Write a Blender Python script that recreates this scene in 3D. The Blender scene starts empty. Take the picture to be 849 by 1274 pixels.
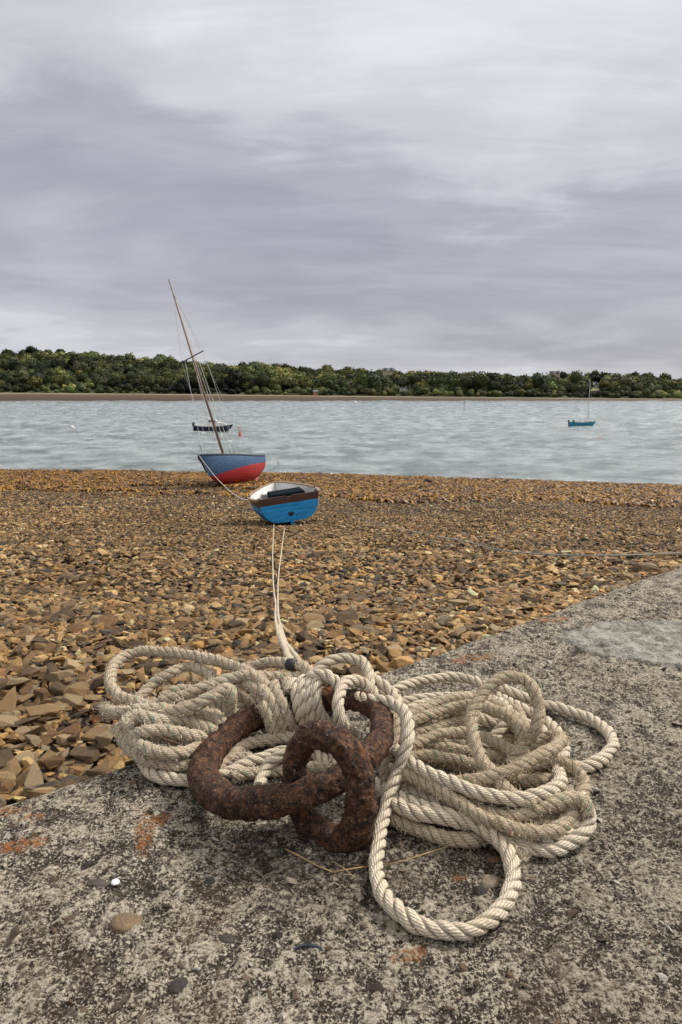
import bpy, bmesh, math, random
import numpy as np
from mathutils import Vector, Matrix, Euler
R = math.radians
PI = math.pi
sc = bpy.context.scene
col = sc.collection
random.seed(5)
rng = np.random.default_rng(5)

# ------------------------------------------------------------------ camera
EYE = 0.60
PITCH = R(9.692)
cam_d = bpy.data.cameras.new('camera'); cam = bpy.data.objects.new('camera', cam_d); col.objects.link(cam)
cam_d.sensor_fit = 'VERTICAL'; cam_d.sensor_height = 36.0; cam_d.lens = 24.0
cam_d.clip_start = 0.02; cam_d.clip_end = 6000
cam.location = (0, 0, EYE); cam.rotation_euler = (R(90) - PITCH, 0, 0)
sc.camera = cam

# ------------------------------------------------------------------ world, sun, exposure
SUN_EL, SUN_AZ = R(44), R(66)          # azimuth measured from +Y towards +X
w = bpy.data.worlds.new('World'); sc.world = w; w.use_nodes = True
wn = w.node_tree; wn.nodes.clear(); WL = wn.links.new
def wnode(t, **k):
    n = wn.nodes.new(t)
    for a, b in k.items(): setattr(n, a, b)
    return n
def wmath(op, a, b=None, clamp=False):
    n = wnode('ShaderNodeMath', operation=op, use_clamp=clamp)
    for i, v in enumerate((a, b)):
        if v is None: continue
        if isinstance(v, (int, float)): n.inputs[i].default_value = v
        else: WL(v, n.inputs[i])
    return n.outputs[0]
sky = wnode('ShaderNodeTexSky', sky_type='NISHITA', sun_disc=False, sun_elevation=SUN_EL, sun_rotation=SUN_AZ, air_density=1.0, dust_density=2.0)
tc = wnode('ShaderNodeTexCoord')
sep = wnode('ShaderNodeSeparateXYZ'); WL(tc.outputs['Generated'], sep.inputs[0])
zc = wmath('MAXIMUM', sep.outputs['Z'], 0.0)
den = wmath('ADD', zc, 0.16)
px_ = wmath('DIVIDE', sep.outputs['X'], den); py_ = wmath('DIVIDE', sep.outputs['Y'], den)
cmb = wnode('ShaderNodeCombineXYZ'); WL(px_, cmb.inputs[0]); WL(py_, cmb.inputs[1])
def wnoise(scale, detail, rough, sx, sy, ox=0, oy=0, dist=0.0):
    m = wnode('ShaderNodeMapping'); m.inputs['Scale'].default_value = (sx, sy, 1); m.inputs['Location'].default_value = (ox, oy, 0)
    WL(cmb.outputs[0], m.inputs[0])
    n = wnode('ShaderNodeTexNoise'); n.inputs['Scale'].default_value = scale; n.inputs['Detail'].default_value = detail
    n.inputs['Roughness'].default_value = rough; n.inputs['Distortion'].default_value = dist
    WL(m.outputs[0], n.inputs[0]); return n.outputs[0]
n1 = wnoise(1.0, 7, .55, 1.0, 1.0, 3.1, 1.3, .3)
n2 = wnoise(2.6, 8, .6, .55, 1.7, 7.4, 0.2, .5)
n3 = wnoise(.42, 3, .5, 1, 1, 1.0, 5.0, .2)
# elevation pushed up and down by the cloud noise: a dark deck over the hills, brighter cover above
e1 = wmath('MULTIPLY', wmath('SUBTRACT', n1, .5), .42)
e2 = wmath('MULTIPLY', wmath('SUBTRACT', n2, .5), .16)
ex = wmath('MULTIPLY', sep.outputs['X'], .13)
el = wmath('ADD', wmath('ADD', wmath('ADD', zc, ex), e1), e2)
ramp = wnode('ShaderNodeValToRGB'); WL(el, ramp.inputs[0])
cr = ramp.color_ramp; cr.interpolation = 'EASE'
STOPS = [(0.0, (.35, .355, .38)), (.06, (.285, .287, .315)), (.16, (.215, .216, .245)), (.25, (.245, .246, .275)), (.34, (.34, .34, .362)), (.45, (.41, .41, .43)), (.60, (.50, .50, .52)), (1.0, (.66, .64, .61))]
while len(cr.elements) < len(STOPS): cr.elements.new(.5)
for e, (p, c) in zip(cr.elements, STOPS): e.position = p; e.color = (*[v * .8 for v in c], 1)
# finer streaks
st = wmath('ADD', wmath('MULTIPLY', n2, .40), .79)
st2 = wmath('ADD', wmath('MULTIPLY', n3, .5), .75)
stm = wmath('MULTIPLY', st, st2)
amp = wmath('MULTIPLY', stm, 9.0)
vm = wnode('ShaderNodeVectorMath', operation='SCALE'); WL(ramp.outputs[0], vm.inputs[0]); WL(amp, vm.inputs['Scale'])
mixs = wnode('ShaderNodeMixRGB'); mixs.inputs[0].default_value = .95
WL(sky.outputs[0], mixs.inputs[1]); WL(vm.outputs[0], mixs.inputs[2])
bg = wnode('ShaderNodeBackground'); bg.inputs[1].default_value = .10
WL(mixs.outputs[0], bg.inputs[0])
wo = wnode('ShaderNodeOutputWorld'); WL(bg.outputs[0], wo.inputs[0])

sd = bpy.data.lights.new('sun', 'SUN'); sd.energy = 1.5; sd.angle = R(10); sd.color = (1.0, .95, .88)
sun = bpy.data.objects.new('sun', sd); col.objects.link(sun)
sv = Vector((math.sin(SUN_AZ) * math.cos(SUN_EL), math.cos(SUN_AZ) * math.cos(SUN_EL), math.sin(SUN_EL)))
sun.rotation_euler = sv.to_track_quat('Z', 'Y').to_euler()
sc.view_settings.view_transform = 'Standard'; sc.view_settings.look = 'None'
sc.view_settings.exposure = 1.33; sc.view_settings.gamma = 1.0; sc.view_settings.use_curve_mapping = False

# ------------------------------------------------------------------ helpers
FWD = Vector((0, math.cos(PITCH), -math.sin(PITCH))); UPV = Vector((0, math.sin(PITCH), math.cos(PITCH)))
def ray(px, py): return FWD + Vector((1, 0, 0)) * ((px - 424.5) / 849) + UPV * ((637 - py) / 849)
def at(px, py, z):
    d = ray(px, py); return Vector((0, 0, EYE)) + d * ((z - EYE) / d.z)
def at_y(px, py, y):
    d = ray(px, py); return Vector((0, 0, EYE)) + d * (y / d.y)
def tag(o, label=None, cat=None, group=None, kind=None):
    if label: o['label'] = label
    if cat: o['category'] = cat
    if group: o['group'] = group
    if kind: o['kind'] = kind
    return o
def empty(name, loc=(0, 0, 0), rot=(0, 0, 0)):
    o = bpy.data.objects.new(name, None); col.objects.link(o); o.location = loc; o.rotation_euler = rot; return o
def obj_np(name, V, F, mats, parent=None, smooth=False, midx=None):
    """V (n,3), F (m,k) uniform polygon size"""
    V = np.asarray(V, np.float32); F = np.asarray(F, np.int32)
    me = bpy.data.meshes.new(name); n, k = F.shape
    me.vertices.add(len(V)); me.vertices.foreach_set('co', V.ravel())
    me.loops.add(n * k); me.loops.foreach_set('vertex_index', F.ravel())
    me.polygons.add(n); me.polygons.foreach_set('loop_start', np.arange(n, dtype=np.int32) * k)
    if midx is not None: me.polygons.foreach_set('material_index', np.asarray(midx, np.int32))
    me.polygons.foreach_set('use_smooth', np.full(n, smooth, bool))
    me.update(calc_edges=True)
    for m in (mats if isinstance(mats, (list, tuple)) else [mats]): me.materials.append(m)
    o = bpy.data.objects.new(name, me); col.objects.link(o); o.parent = parent; return o
def vattr(o, name, vals):
    vals = np.asarray(vals, np.float32)
    if vals.ndim == 1:
        a = o.data.attributes.new(name, 'FLOAT', 'POINT'); a.data.foreach_set('value', vals)
    else:
        a = o.data.attributes.new(name, 'FLOAT_COLOR', 'POINT')
        c = np.ones((len(vals), 4), np.float32); c[:, :3] = vals; a.data.foreach_set('color', c.ravel())
def grid_faces(nr, nc, wrap=False):
    i = np.arange(nr - 1)[:, None]; m = nc if wrap else nc - 1
    j = np.arange(m)[None]; j2 = (j + 1) % nc
    return np.stack([i * nc + j, i * nc + j2, (i + 1) * nc + j2, (i + 1) * nc + j], -1).reshape(-1, 4)
class MB:
    def __init__(s): s.bm = bmesh.new()
    def box(s, c, size, rot=None, bevel=0.0):
        r = bmesh.ops.create_cube(s.bm, size=1.0); vs = r['verts']
        M = Matrix.Translation(c) @ (rot.to_matrix().to_4x4() if rot else Matrix()) @ Matrix.Diagonal((*size, 1))
        bmesh.ops.transform(s.bm, matrix=M, verts=vs)
        if bevel:
            es = list({e for v in vs for e in v.link_edges}); bmesh.ops.bevel(s.bm, geom=es, offset=bevel, segments=2, affect='EDGES')
        return s
    def tube(s, pts, r, n=8, cap=True):
        pts = [Vector(p) for p in pts]; rs = r if isinstance(r, (list, tuple)) else [r] * len(pts)
        rings = []; up = Vector((.13, .07, 1)).normalized()
        for i, p in enumerate(pts):
            t = (pts[min(i + 1, len(pts) - 1)] - pts[max(i - 1, 0)]).normalized()
            a = t.cross(up)
            if a.length < .05: a = t.cross(Vector((1, 0, 0)))
            a.normalize(); b = t.cross(a)
            rings.append([s.bm.verts.new(p + (a * math.cos(2 * PI * k / n) + b * math.sin(2 * PI * k / n)) * rs[i]) for k in range(n)])
        for A, B in zip(rings, rings[1:]):
            for k in range(n): s.bm.faces.new((A[k], A[(k + 1) % n], B[(k + 1) % n], B[k]))
        if cap: s.bm.faces.new(rings[0][::-1]); s.bm.faces.new(rings[-1])
        return s
    def lathe(s, prof, n=16, M=None):
        M = M or Matrix(); rings = []
        for r, z in prof: rings.append([s.bm.verts.new(M @ Vector((r * math.cos(2 * PI * k / n), r * math.sin(2 * PI * k / n), z))) for k in range(n)])
        for A, B in zip(rings, rings[1:]):
            for k in range(n): s.bm.faces.new((A[k], A[(k + 1) % n], B[(k + 1) % n], B[k]))
        s.bm.faces.new(rings[0][::-1]); s.bm.faces.new(rings[-1]); return s
    def prism(s, poly, d0, d1, M=None):
        """poly in xz, extruded along y from d0 to d1"""
        M = M or Matrix()
        A = [s.bm.verts.new(M @ Vector((x, d0, z))) for x, z in poly]; B = [s.bm.verts.new(M @ Vector((x, d1, z))) for x, z in poly]
        n = len(poly); s.bm.faces.new(A); s.bm.faces.new(B[::-1])
        for k in range(n): s.bm.faces.new((A[k], B[k], B[(k + 1) % n], A[(k + 1) % n]))
        return s
    def build(s, name, mats, parent=None, smooth=False):
        bmesh.ops.recalc_face_normals(s.bm, faces=s.bm.faces[:])
        me = bpy.data.meshes.new(name); s.bm.to_mesh(me); s.bm.free()
        for m in (mats if isinstance(mats, (list, tuple)) else [mats]): me.materials.append(m)
        if smooth: me.polygons.foreach_set('use_smooth', [True] * len(me.polygons))
        o = bpy.data.objects.new(name, me); col.objects.link(o); o.parent = parent; return o
# vectorised value noise
def _h(ix, iy, iz, seed):
    h = (ix.astype(np.int64) * 374761393 + iy.astype(np.int64) * 668265263 + iz.astype(np.int64) * 2147483647 + seed * 1274126177) & 0xFFFFFFFF
    h = ((h ^ (h >> 13)) * 1274126177) & 0xFFFFFFFF
    h = ((h ^ (h >> 16)) * 2246822519) & 0xFFFFFFFF
    return ((h ^ (h >> 15)) & 0xFFFFFF) / float(0xFFFFFF)
def vnoise(x, y, z=None, seed=0):
    z = np.zeros_like(x) if z is None else z
    xi, yi, zi = np.floor(x), np.floor(y), np.floor(z); fx, fy, fz = x - xi, y - yi, z - zi
    fx, fy, fz = [f * f * (3 - 2 * f) for f in (fx, fy, fz)]
    out = 0
    for a in (0, 1):
        for b in (0, 1):
            for c in (0, 1):
                wt = (fx if a else 1 - fx) * (fy if b else 1 - fy) * (fz if c else 1 - fz)
                out = out + wt * _h(xi + a, yi + b, zi + c, seed)
    return out - .5
def fbm(x, y, z=None, o=4, seed=0, g=.5):
    s = 0; a = 1
    for k in range(o):
        s = s + a * vnoise(x * 2 ** k, y * 2 ** k, None if z is None else z * 2 ** k, seed + k); a *= g
    return s
def smooth01(t): t = np.clip(t, 0, 1); return t * t * (3 - 2 * t)

# ------------------------------------------------------------------ materials
def mat(name):
    m = bpy.data.materials.new(name); m.use_nodes = True; nt = m.node_tree
    b = nt.nodes['Principled BSDF']; return m, nt, b
def N(nt, t, **k):
    n = nt.nodes.new(t)
    for a, b in k.items(): setattr(n, a, b)
    return n
def noise(nt, scale, detail=5, rough=.6, coord='Object', dist=0, vec=None):
    n = N(nt, 'ShaderNodeTexNoise'); n.inputs['Scale'].default_value = scale; n.inputs['Detail'].default_value = detail
    n.inputs['Roughness'].default_value = rough; n.inputs['Distortion'].default_value = dist
    if vec is None:
        t = N(nt, 'ShaderNodeTexCoord'); vec = t.outputs[coord]
    nt.links.new(vec, n.inputs['Vector']); return n.outputs['Fac']
def rampn(nt, fac, stops, interp='LINEAR'):
    r = N(nt, 'ShaderNodeValToRGB'); c = r.color_ramp; c.interpolation = interp
    while len(c.elements) < len(stops): c.elements.new(.5)
    for e, (p, v) in zip(c.elements, stops):
        e.position = p; e.color = (*v, 1) if isinstance(v, tuple) else (v, v, v, 1)
    nt.links.new(fac, r.inputs[0]); return r.outputs[0]
def mixc(nt, fac, a, b, mode='MIX'):
    m = N(nt, 'ShaderNodeMixRGB', blend_type=mode)
    for i, v in enumerate((fac, a, b)):
        if isinstance(v, tuple): m.inputs[i].default_value = (*v, 1)
        elif isinstance(v, (int, float)): m.inputs[i].default_value = v
        else: nt.links.new(v, m.inputs[i])
    return m.outputs[0]
def mth(nt, op, a, b=None, clamp=False):
    n = N(nt, 'ShaderNodeMath', operation=op, use_clamp=clamp)
    for i, v in enumerate((a, b)):
        if v is None: continue
        if isinstance(v, (int, float)): n.inputs[i].default_value = v
        else: nt.links.new(v, n.inputs[i])
    return n.outputs[0]
def bump(nt, b, h, strength, dist, prev=None):
    n = N(nt, 'ShaderNodeBump'); n.inputs['Strength'].default_value = strength; n.inputs['Distance'].default_value = dist
    nt.links.new(h, n.inputs['Height'])
    if prev is not None: nt.links.new(prev, n.inputs['Normal'])
    nt.links.new(n.outputs[0], b.inputs['Normal']); return n.outputs[0]
def attr(nt, name, out='Color'):
    a = N(nt, 'ShaderNodeAttribute'); a.attribute_name = name; return a.outputs[out]
def paint(name, c, rough=.45, wear=.25, wearcol=(.25, .22, .18), scale=6, spec=.4, streak=None):
    m, nt, b = mat(name)
    t = N(nt, 'ShaderNodeTexCoord'); mp = N(nt, 'ShaderNodeMapping'); nt.links.new(t.outputs['Object'], mp.inputs[0])
    mp.inputs['Scale'].default_value = streak or (1, 1, 1)
    f1 = noise(nt, scale, 8, .7, vec=mp.outputs[0]); f2 = noise(nt, scale * .35, 4, .6)
    base = mixc(nt, rampn(nt, f2, [(.3, 0.0), (.7, 1.0)]), c, tuple(v * .72 for v in c))
    k = mth(nt, 'MULTIPLY', rampn(nt, f1, [(.56, 0.0), (.72, 1.0)]), wear)
    nt.links.new(mixc(nt, k, base, wearcol), b.inputs['Base Color'])
    b.inputs['Roughness'].default_value = rough; b.inputs['Specular IOR Level'].default_value = spec
    bump(nt, b, f1, .25, .01)
    return m
def flat(name, c, rough=.6, metal=0.0):
    m, nt, b = mat(name); f = noise(nt, 9, 5, .6)
    nt.links.new(mixc(nt, f, tuple(v * .75 for v in c), tuple(min(1, v * 1.2) for v in c)), b.inputs['Base Color'])
    b.inputs['Roughness'].default_value = rough; b.inputs['Metallic'].default_value = metal; return m

def stone_mat(name, rnd_src='attr'):
    m, nt, b = mat(name)
    if rnd_src == 'attr': c = attr(nt, 'tint')
    else:
        oi = N(nt, 'ShaderNodeObjectInfo')
        c = rampn(nt, oi.outputs['Random'], rnd_src)
    f = noise(nt, 28, 7, .72); g = noise(nt, 7, 4, .6, dist=.6)
    c2 = mixc(nt, rampn(nt, f, [(.3, 0.0), (.72, 1.0)]), mixc(nt, .55, c, (.03, .018, .010)), c)
    c3 = mixc(nt, mth(nt, 'MULTIPLY', rampn(nt, g, [(.5, 0.0), (.68, 1.0)]), .45), c2, mixc(nt, .5, c2, (.50, .31, .14)))
    nt.links.new(c3, b.inputs['Base Color']); b.inputs['Roughness'].default_value = .72
    b.inputs['Specular IOR Level'].default_value = .35
    bump(nt, b, f, .9, .018); return m
M_STONES = stone_mat('shingle')

def rope_mat(name, ca, cb, dirt_dark, fleck, yarns=19, fuzz=.4):
    m, nt, b = mat(name)
    uv = N(nt, 'ShaderNodeUVMap'); uv.uv_map = 'UVMap'
    sp = N(nt, 'ShaderNodeSeparateXYZ'); nt.links.new(uv.outputs[0], sp.inputs[0])
    u, v = sp.outputs[0], sp.outputs[1]          # u: angle round the rope (turns), v: metres along it
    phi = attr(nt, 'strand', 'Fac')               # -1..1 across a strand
    nz = noise(nt, 60, 4, .7); nl = noise(nt, 9, 5, .65); nf = noise(nt, 420, 4, .75)
    # fine yarn lines nearly parallel to the rope's axis
    s = mth(nt, 'SINE', mth(nt, 'ADD', mth(nt, 'MULTIPLY', u, 2 * PI * yarns), mth(nt, 'ADD', mth(nt, 'MULTIPLY', v, 40.0), mth(nt, 'MULTIPLY', nz, 9.0))))
    base = mixc(nt, rampn(nt, nl, [(.32, 0.0), (.68, 1.0)]), cb, ca)
    base = mixc(nt, mth(nt, 'MULTIPLY', rampn(nt, nf, [(.38, 1.0), (.6, 0.0)]), .30 + fuzz * .18), base, dirt_dark)
    base = mixc(nt, mth(nt, 'MULTIPLY', mth(nt, 'MULTIPLY', mth(nt, 'ADD', s, 1.0), .5), .30), base, dirt_dark)
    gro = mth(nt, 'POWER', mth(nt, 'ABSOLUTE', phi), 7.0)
    base = mixc(nt, mth(nt, 'MULTIPLY', gro, .85), base, tuple(x * .45 for x in dirt_dark))  # colour turns darker towards the grooves between strands
    if fleck:
        sid = attr(nt, 'sid', 'Fac')
        for band, colr, th in ((.35, (.02, .30, .17), .56), (-.25, (.45, .06, .05), .60)):
            d = mth(nt, 'ABSOLUTE', mth(nt, 'SUBTRACT', phi, band))
            line = mth(nt, 'LESS_THAN', mth(nt, 'ADD', d, mth(nt, 'MULTIPLY', nf, .25)), .30)
            only = mth(nt, 'LESS_THAN', sid, .5)
            patch = mth(nt, 'GREATER_THAN', noise(nt, 70 if band > 0 else 61, 2, .5), th)
            k = mth(nt, 'MULTIPLY', mth(nt, 'MULTIPLY', line, only), mth(nt, 'MULTIPLY', patch, mth(nt, 'MULTIPLY', mth(nt, 'GREATER_THAN', nf, .47), .75)))
            base = mixc(nt, k, base, colr)
    nt.links.new(base, b.inputs['Base Color']); b.inputs['Roughness'].default_value = .85
    b.inputs['Specular IOR Level'].default_value = .2
    p = bump(nt, b, s, .6, .0010)
    bump(nt, b, nf, .25 + fuzz * .6, .004, p)
    return m
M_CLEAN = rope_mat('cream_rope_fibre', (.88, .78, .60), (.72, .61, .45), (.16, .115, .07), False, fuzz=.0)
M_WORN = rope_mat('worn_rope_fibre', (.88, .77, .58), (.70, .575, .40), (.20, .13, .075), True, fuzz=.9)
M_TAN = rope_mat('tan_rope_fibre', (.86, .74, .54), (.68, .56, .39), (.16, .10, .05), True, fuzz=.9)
M_FIBRE = flat('loose_fibre', (.76, .67, .52), .9)
M_FIBRET = flat('loose_tan_fibre', (.68, .55, .37), .9)
M_LINE = flat('white_line', (.66, .62, .54), .8)

def rust_mat():
    m, nt, b = mat('rust')
    n0 = noise(nt, 62, 7, .75, dist=.3); n1 = noise(nt, 150, 6, .75); n2 = noise(nt, 11, 4, .6, dist=.8); n4 = noise(nt, 320, 4, .7)
    c = rampn(nt, n0, [(.36, (.022, .010, .005)), (.47, (.066, .027, .012)), (.59, (.130, .056, .024)), (.73, (.33, .165, .080))])
    c = mixc(nt, rampn(nt, n1, [(.50, 0.0), (.56, .9)]), c, (.010, .006, .004))
    c = mixc(nt, rampn(nt, n2, [(.60, 0.0), (.72, .75)]), c, (.30, .10, .028))
    c = mixc(nt, rampn(nt, n4, [(.58, 0.0), (.66, .75)]), c, (.36, .23, .155))
    nt.links.new(c, b.inputs['Base Color'])
    b.inputs['Roughness'].default_value = .6; b.inputs['Specular IOR Level'].default_value = .3
    p = bump(nt, b, n1, .8, .006); bump(nt, b, n4, .45, .002, p); return m
M_RUST = rust_mat()

def slab_mat():
    m, nt, b = mat('weathered_concrete')
    a = noise(nt, 34, 8, .75, dist=.5); s = noise(nt, 330, 4, .85); s2 = noise(nt, 150, 6, .75); big = noise(nt, 2.2, 4, .6)
    vo = N(nt, 'ShaderNodeTexVoronoi'); vo.inputs['Scale'].default_value = 75; vo.inputs['Randomness'].default_value = 1
    t = N(nt, 'ShaderNodeTexCoord'); nt.links.new(t.outputs['Object'], vo.inputs['Vector'])
    hgt = attr(nt, 'relief', 'Fac')
    light = rampn(nt, s2, [(.29, (.17, .13, .085)), (.46, (.45, .38, .275)), (.62, (.84, .75, .58))])
    dark = rampn(nt, s2, [(.3, (.016, .012, .009)), (.7, (.12, .092, .062))])
    k = mth(nt, 'ADD', mth(nt, 'MULTIPLY', hgt, .42), mth(nt, 'ADD', mth(nt, 'MULTIPLY', mth(nt, 'SUBTRACT', a, .5), .75), mth(nt, 'ADD', mth(nt, 'MULTIPLY', mth(nt, 'SUBTRACT', s, .5), 4.2), mth(nt, 'MULTIPLY', mth(nt, 'SUBTRACT', s2, .5), 2.6))))
    k = mth(nt, 'ADD', k, mth(nt, 'MULTIPLY', mth(nt, 'SUBTRACT', big, .5), .5))
    mm = noise(nt, 17, 7, .7, dist=.8); k = mth(nt, 'ADD', k, mth(nt, 'MULTIPLY', mth(nt, 'SUBTRACT', mm, .5), 2.3))
    c = mixc(nt, rampn(nt, mth(nt, 'ADD', k, .5), [(.40, 0.0), (.59, 1.0)]), dark, light)
    c = mixc(nt, rampn(nt, s, [(.57, 0.0), (.61, 1.0)]), c, (.90, .84, .70))
    c = mixc(nt, rampn(nt, s, [(.38, 1.0), (.43, 0.0)]), c, (.010, .008, .006))
    # exposed aggregate
    agg = mth(nt, 'MULTIPLY', mth(nt, 'LESS_THAN', vo.outputs['Distance'], .33), mth(nt, 'GREATER_THAN', noise(nt, 33, 2, .5), .55))
    c = mixc(nt, mth(nt, 'MULTIPLY', agg, .7), c, mixc(nt, vo.outputs['Color'], (.075, .06, .045), (.24, .19, .14)))
    pm = attr(nt, 'patch', 'Fac')
    pc = rampn(nt, mth(nt, 'ADD', mth(nt, 'MULTIPLY', mm, .45), mth(nt, 'ADD', mth(nt, 'MULTIPLY', s2, .3), mth(nt, 'MULTIPLY', s, .25))), [(.40, (.035, .032, .026)), (.46, (.28, .26, .215)), (.54, (.66, .62, .54))])
    c = mixc(nt, pm, c, pc)
    lf = mth(nt, 'MULTIPLY', attr(nt, 'lichen', 'Fac'), rampn(nt, noise(nt, 120, 5, .7), [(.42, 0.0), (.56, 1.0)]))
    c = mixc(nt, mth(nt, 'MULTIPLY', rampn(nt, noise(nt, 5.5, 5, .65, dist=1.0), [(.50, 0.0), (.68, 1.0)]), .6), c, mixc(nt, .5, c, (.12, .062, .026)))
    c = mixc(nt, lf, c, mixc(nt, rampn(nt, a, [(.4, 0.0), (.6, 1.0)]), (.55, .20, .035), (.36, .14, .05)))
    rs = mth(nt, 'MULTIPLY', attr(nt, 'stain_dark', 'Fac'), rampn(nt, s2, [(.35, .85), (.62, .25)]))
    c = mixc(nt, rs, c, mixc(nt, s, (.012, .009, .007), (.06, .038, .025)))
    nt.links.new(c, b.inputs['Base Color']); b.inputs['Roughness'].default_value = .85; b.inputs['Specular IOR Level'].default_value = .25
    p = bump(nt, b, s2, 1.0, .012); p = bump(nt, b, s, 1.0, .005, p); return m
M_SLAB = slab_mat()

# ------------------------------------------------------------------ land heights
WATER = -4.60
KY = [-8, 0, 3, 6, 10, 16, 26, 36, 47, 60, 90]; KZ = [-.45, -.45, -.5, -.85, -1.5, -2.4, -3.35, -4.15, -4.62, -5.2, -6.5]
def beach_z(x, y):
    x = np.asarray(x, float); y = np.asarray(y, float)
    xx = np.clip(x, -26, 24)
    k = (2.8 + .211 * xx + .0038 * xx * xx) * smooth01((y - 8) / 28)
    z = np.interp(y + k, KY, KZ)
    z = z + .10 * fbm(x / 3.1, y / 3.1, o=3, seed=11) * smooth01((y - 3) / 6) + .03 * fbm(x / .6, y / .6, o=2, seed=12)
    return z
def at_beach(px, py, lift=0.0):
    d = ray(px, py); lo = None
    for y in np.arange(1.2, 70, .05):
        p = Vector((0, 0, EYE)) + d * (y / d.y)
        if p.z <= float(beach_z(p.x, p.y)) + lift: return Vector((p.x, p.y, float(beach_z(p.x, p.y)) + lift))
    return Vector((0, 0, EYE)) + d * (50 / d.y)
def struct(o): o['kind'] = 'structure'; return o

# beach
ys = np.concatenate([np.arange(-8, 1, .5), np.arange(1, 8, .12), np.arange(8, 30, .35), np.arange(30, 75, .6)])
xs = np.concatenate([np.arange(-60, -14, 1.5), np.arange(-14, 14, .2), np.arange(14, 61, 1.5)])
X, Y = np.meshgrid(xs, ys)
V = np.stack([X, Y, beach_z(X, Y)], -1).reshape(-1, 3)
m, nt, b = mat('gap_shade_gravel')
f = noise(nt, 22, 6, .7); wd = noise(nt, 1.2, 5, .6)
c = rampn(nt, f, [(.3, (.012, .008, .005)), (.5, (.045, .028, .016)), (.7, (.12, .08, .042))])  # bed coloured dark so gaps between the stones look shaded
nt.links.new(c, b.inputs['Base Color']); b.inputs['Roughness'].default_value = .7; bump(nt, b, f, 1, .05)
struct(obj_np('beach', V, grid_faces(len(ys), len(xs)), m, smooth=True))

# concrete slab: u along its seaward edge, v inland
E0 = np.array([-.50025, .92953]); E1 = np.array([1.19308, 2.35883]); ev = (E1 - E0) / np.linalg.norm(E1 - E0); nv = np.array([ev[1], -ev[0]])
def fine(a, b_, st, lo, hi, g=1.09):
    v = list(np.arange(a, b_, st)); s = st; x = a; L = []
    while x > lo: s *= g; x -= s; L.append(x)
    s = st; x = v[-1]
    while x < hi: s *= g; x += s; v.append(x)
    return np.array(L[::-1] + v)
us = fine(-.15, 1.75, .0042, -5, 10); vs = fine(.004, 1.15, .0042, .004, 7)
U, Vv = np.meshgrid(us, vs)
def relief(x, y):
    r = 1.3 * fbm(x / .013, y / .013, o=2, seed=31, g=.7) + .45 * fbm(x / .05, y / .06, o=2, seed=35)
    pits = np.clip(vnoise(x / .016, y / .016, seed=41) - .24, 0, 1) * 3.4
    return r - pits
def slab_xy(U, V_): return E0[0] + ev[0] * U + nv[0] * V_, E0[1] + ev[1] * U + nv[1] * V_
sx, sy = slab_xy(U, Vv); rl = relief(sx, sy)
def pmask(x, y, cx, cy, rx, ry, seed, rot=0, soft=.35, nz=.9):
    c_, s_ = math.cos(rot), math.sin(rot); dx, dy = x - cx, y - cy
    d = np.sqrt(((dx * c_ + dy * s_) / rx) ** 2 + ((-dx * s_ + dy * c_) / ry) ** 2) + nz * fbm(x / (rx * .6), y / (ry * .6), o=4, seed=seed)
    return smooth01((1 + soft - d) / soft)
pc_ = at(785, 800, 0)
patch = pmask(sx, sy, pc_.x + .12, pc_.y + .0, .27, .155, 51, .1, .05, .32)
lich = np.zeros_like(sx)
for (a, b_, rx, ry, sd_) in ((24, 1050, .022, .009, 61), (38, 1016, .012, .006, 62), (15, 1006, .014, .006, 70), (182, 1034, .009, .028, 63), (196, 1018, .012, .008, 73), (510, 1188, .013, .006, 64), (655, 880, .02, .006, 65), (690, 770, .03, .012, 67), (590, 818, .04, .012, 68), (572, 1090, .005, .004, 69)):
    q = at(a, b_, 0); lich = np.maximum(lich, pmask(sx, sy, q.x, q.y, rx * 1.15, ry * 1.15, sd_, .3, .8) * (.95 if rx > .021 else .8))
q = at(425, 1062, 0); stain_dark = pmask(sx, sy, q.x, q.y + .01, .10, .075, 71, 0, .9)
q = at(600, 985, 0); stain_dark = np.maximum(stain_dark, .42 * pmask(sx, sy, q.x, q.y - .02, .24, .22, 74, 0, .9))  # darker concrete under and around the right rope heap
q = at(655, 872, 0); stain_dark = np.maximum(stain_dark, .5 * pmask(sx, sy, q.x, q.y, .09, .035, 72, 0, .9))  # small darker patch behind the right heap
amp_ = .0036 * (1 - .55 * patch)
Z = amp_ * rl * 1.0 + .004 * fbm(sx / .35, sy / .35, o=2, seed=45) + .010 * patch + .011 * patch * fbm(sx / .022, sy / .022, o=3, seed=46)
drop = np.exp(-Vv / .012); Z = Z - .006 * drop
rowsV = [np.stack([sx, sy, Z], -1)]
wob = .012 * fbm(us / .12, us * 0, o=3, seed=81)
side = []
for (vv, zz) in ((-.62, -1.3), (-.06, -.62), (-.018, -.06), (-.010, -.022), (-.003, -.009)):
    x_, y_ = slab_xy(us, np.full_like(us, vv) + (wob if vv > -.05 else 0))
    side.append(np.stack([x_, y_, np.full_like(us, zz) + .004 * fbm(us / .05, us * 0 + vv * 50, o=2, seed=83)], -1)[None])
top = rowsV[0].copy()
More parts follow.
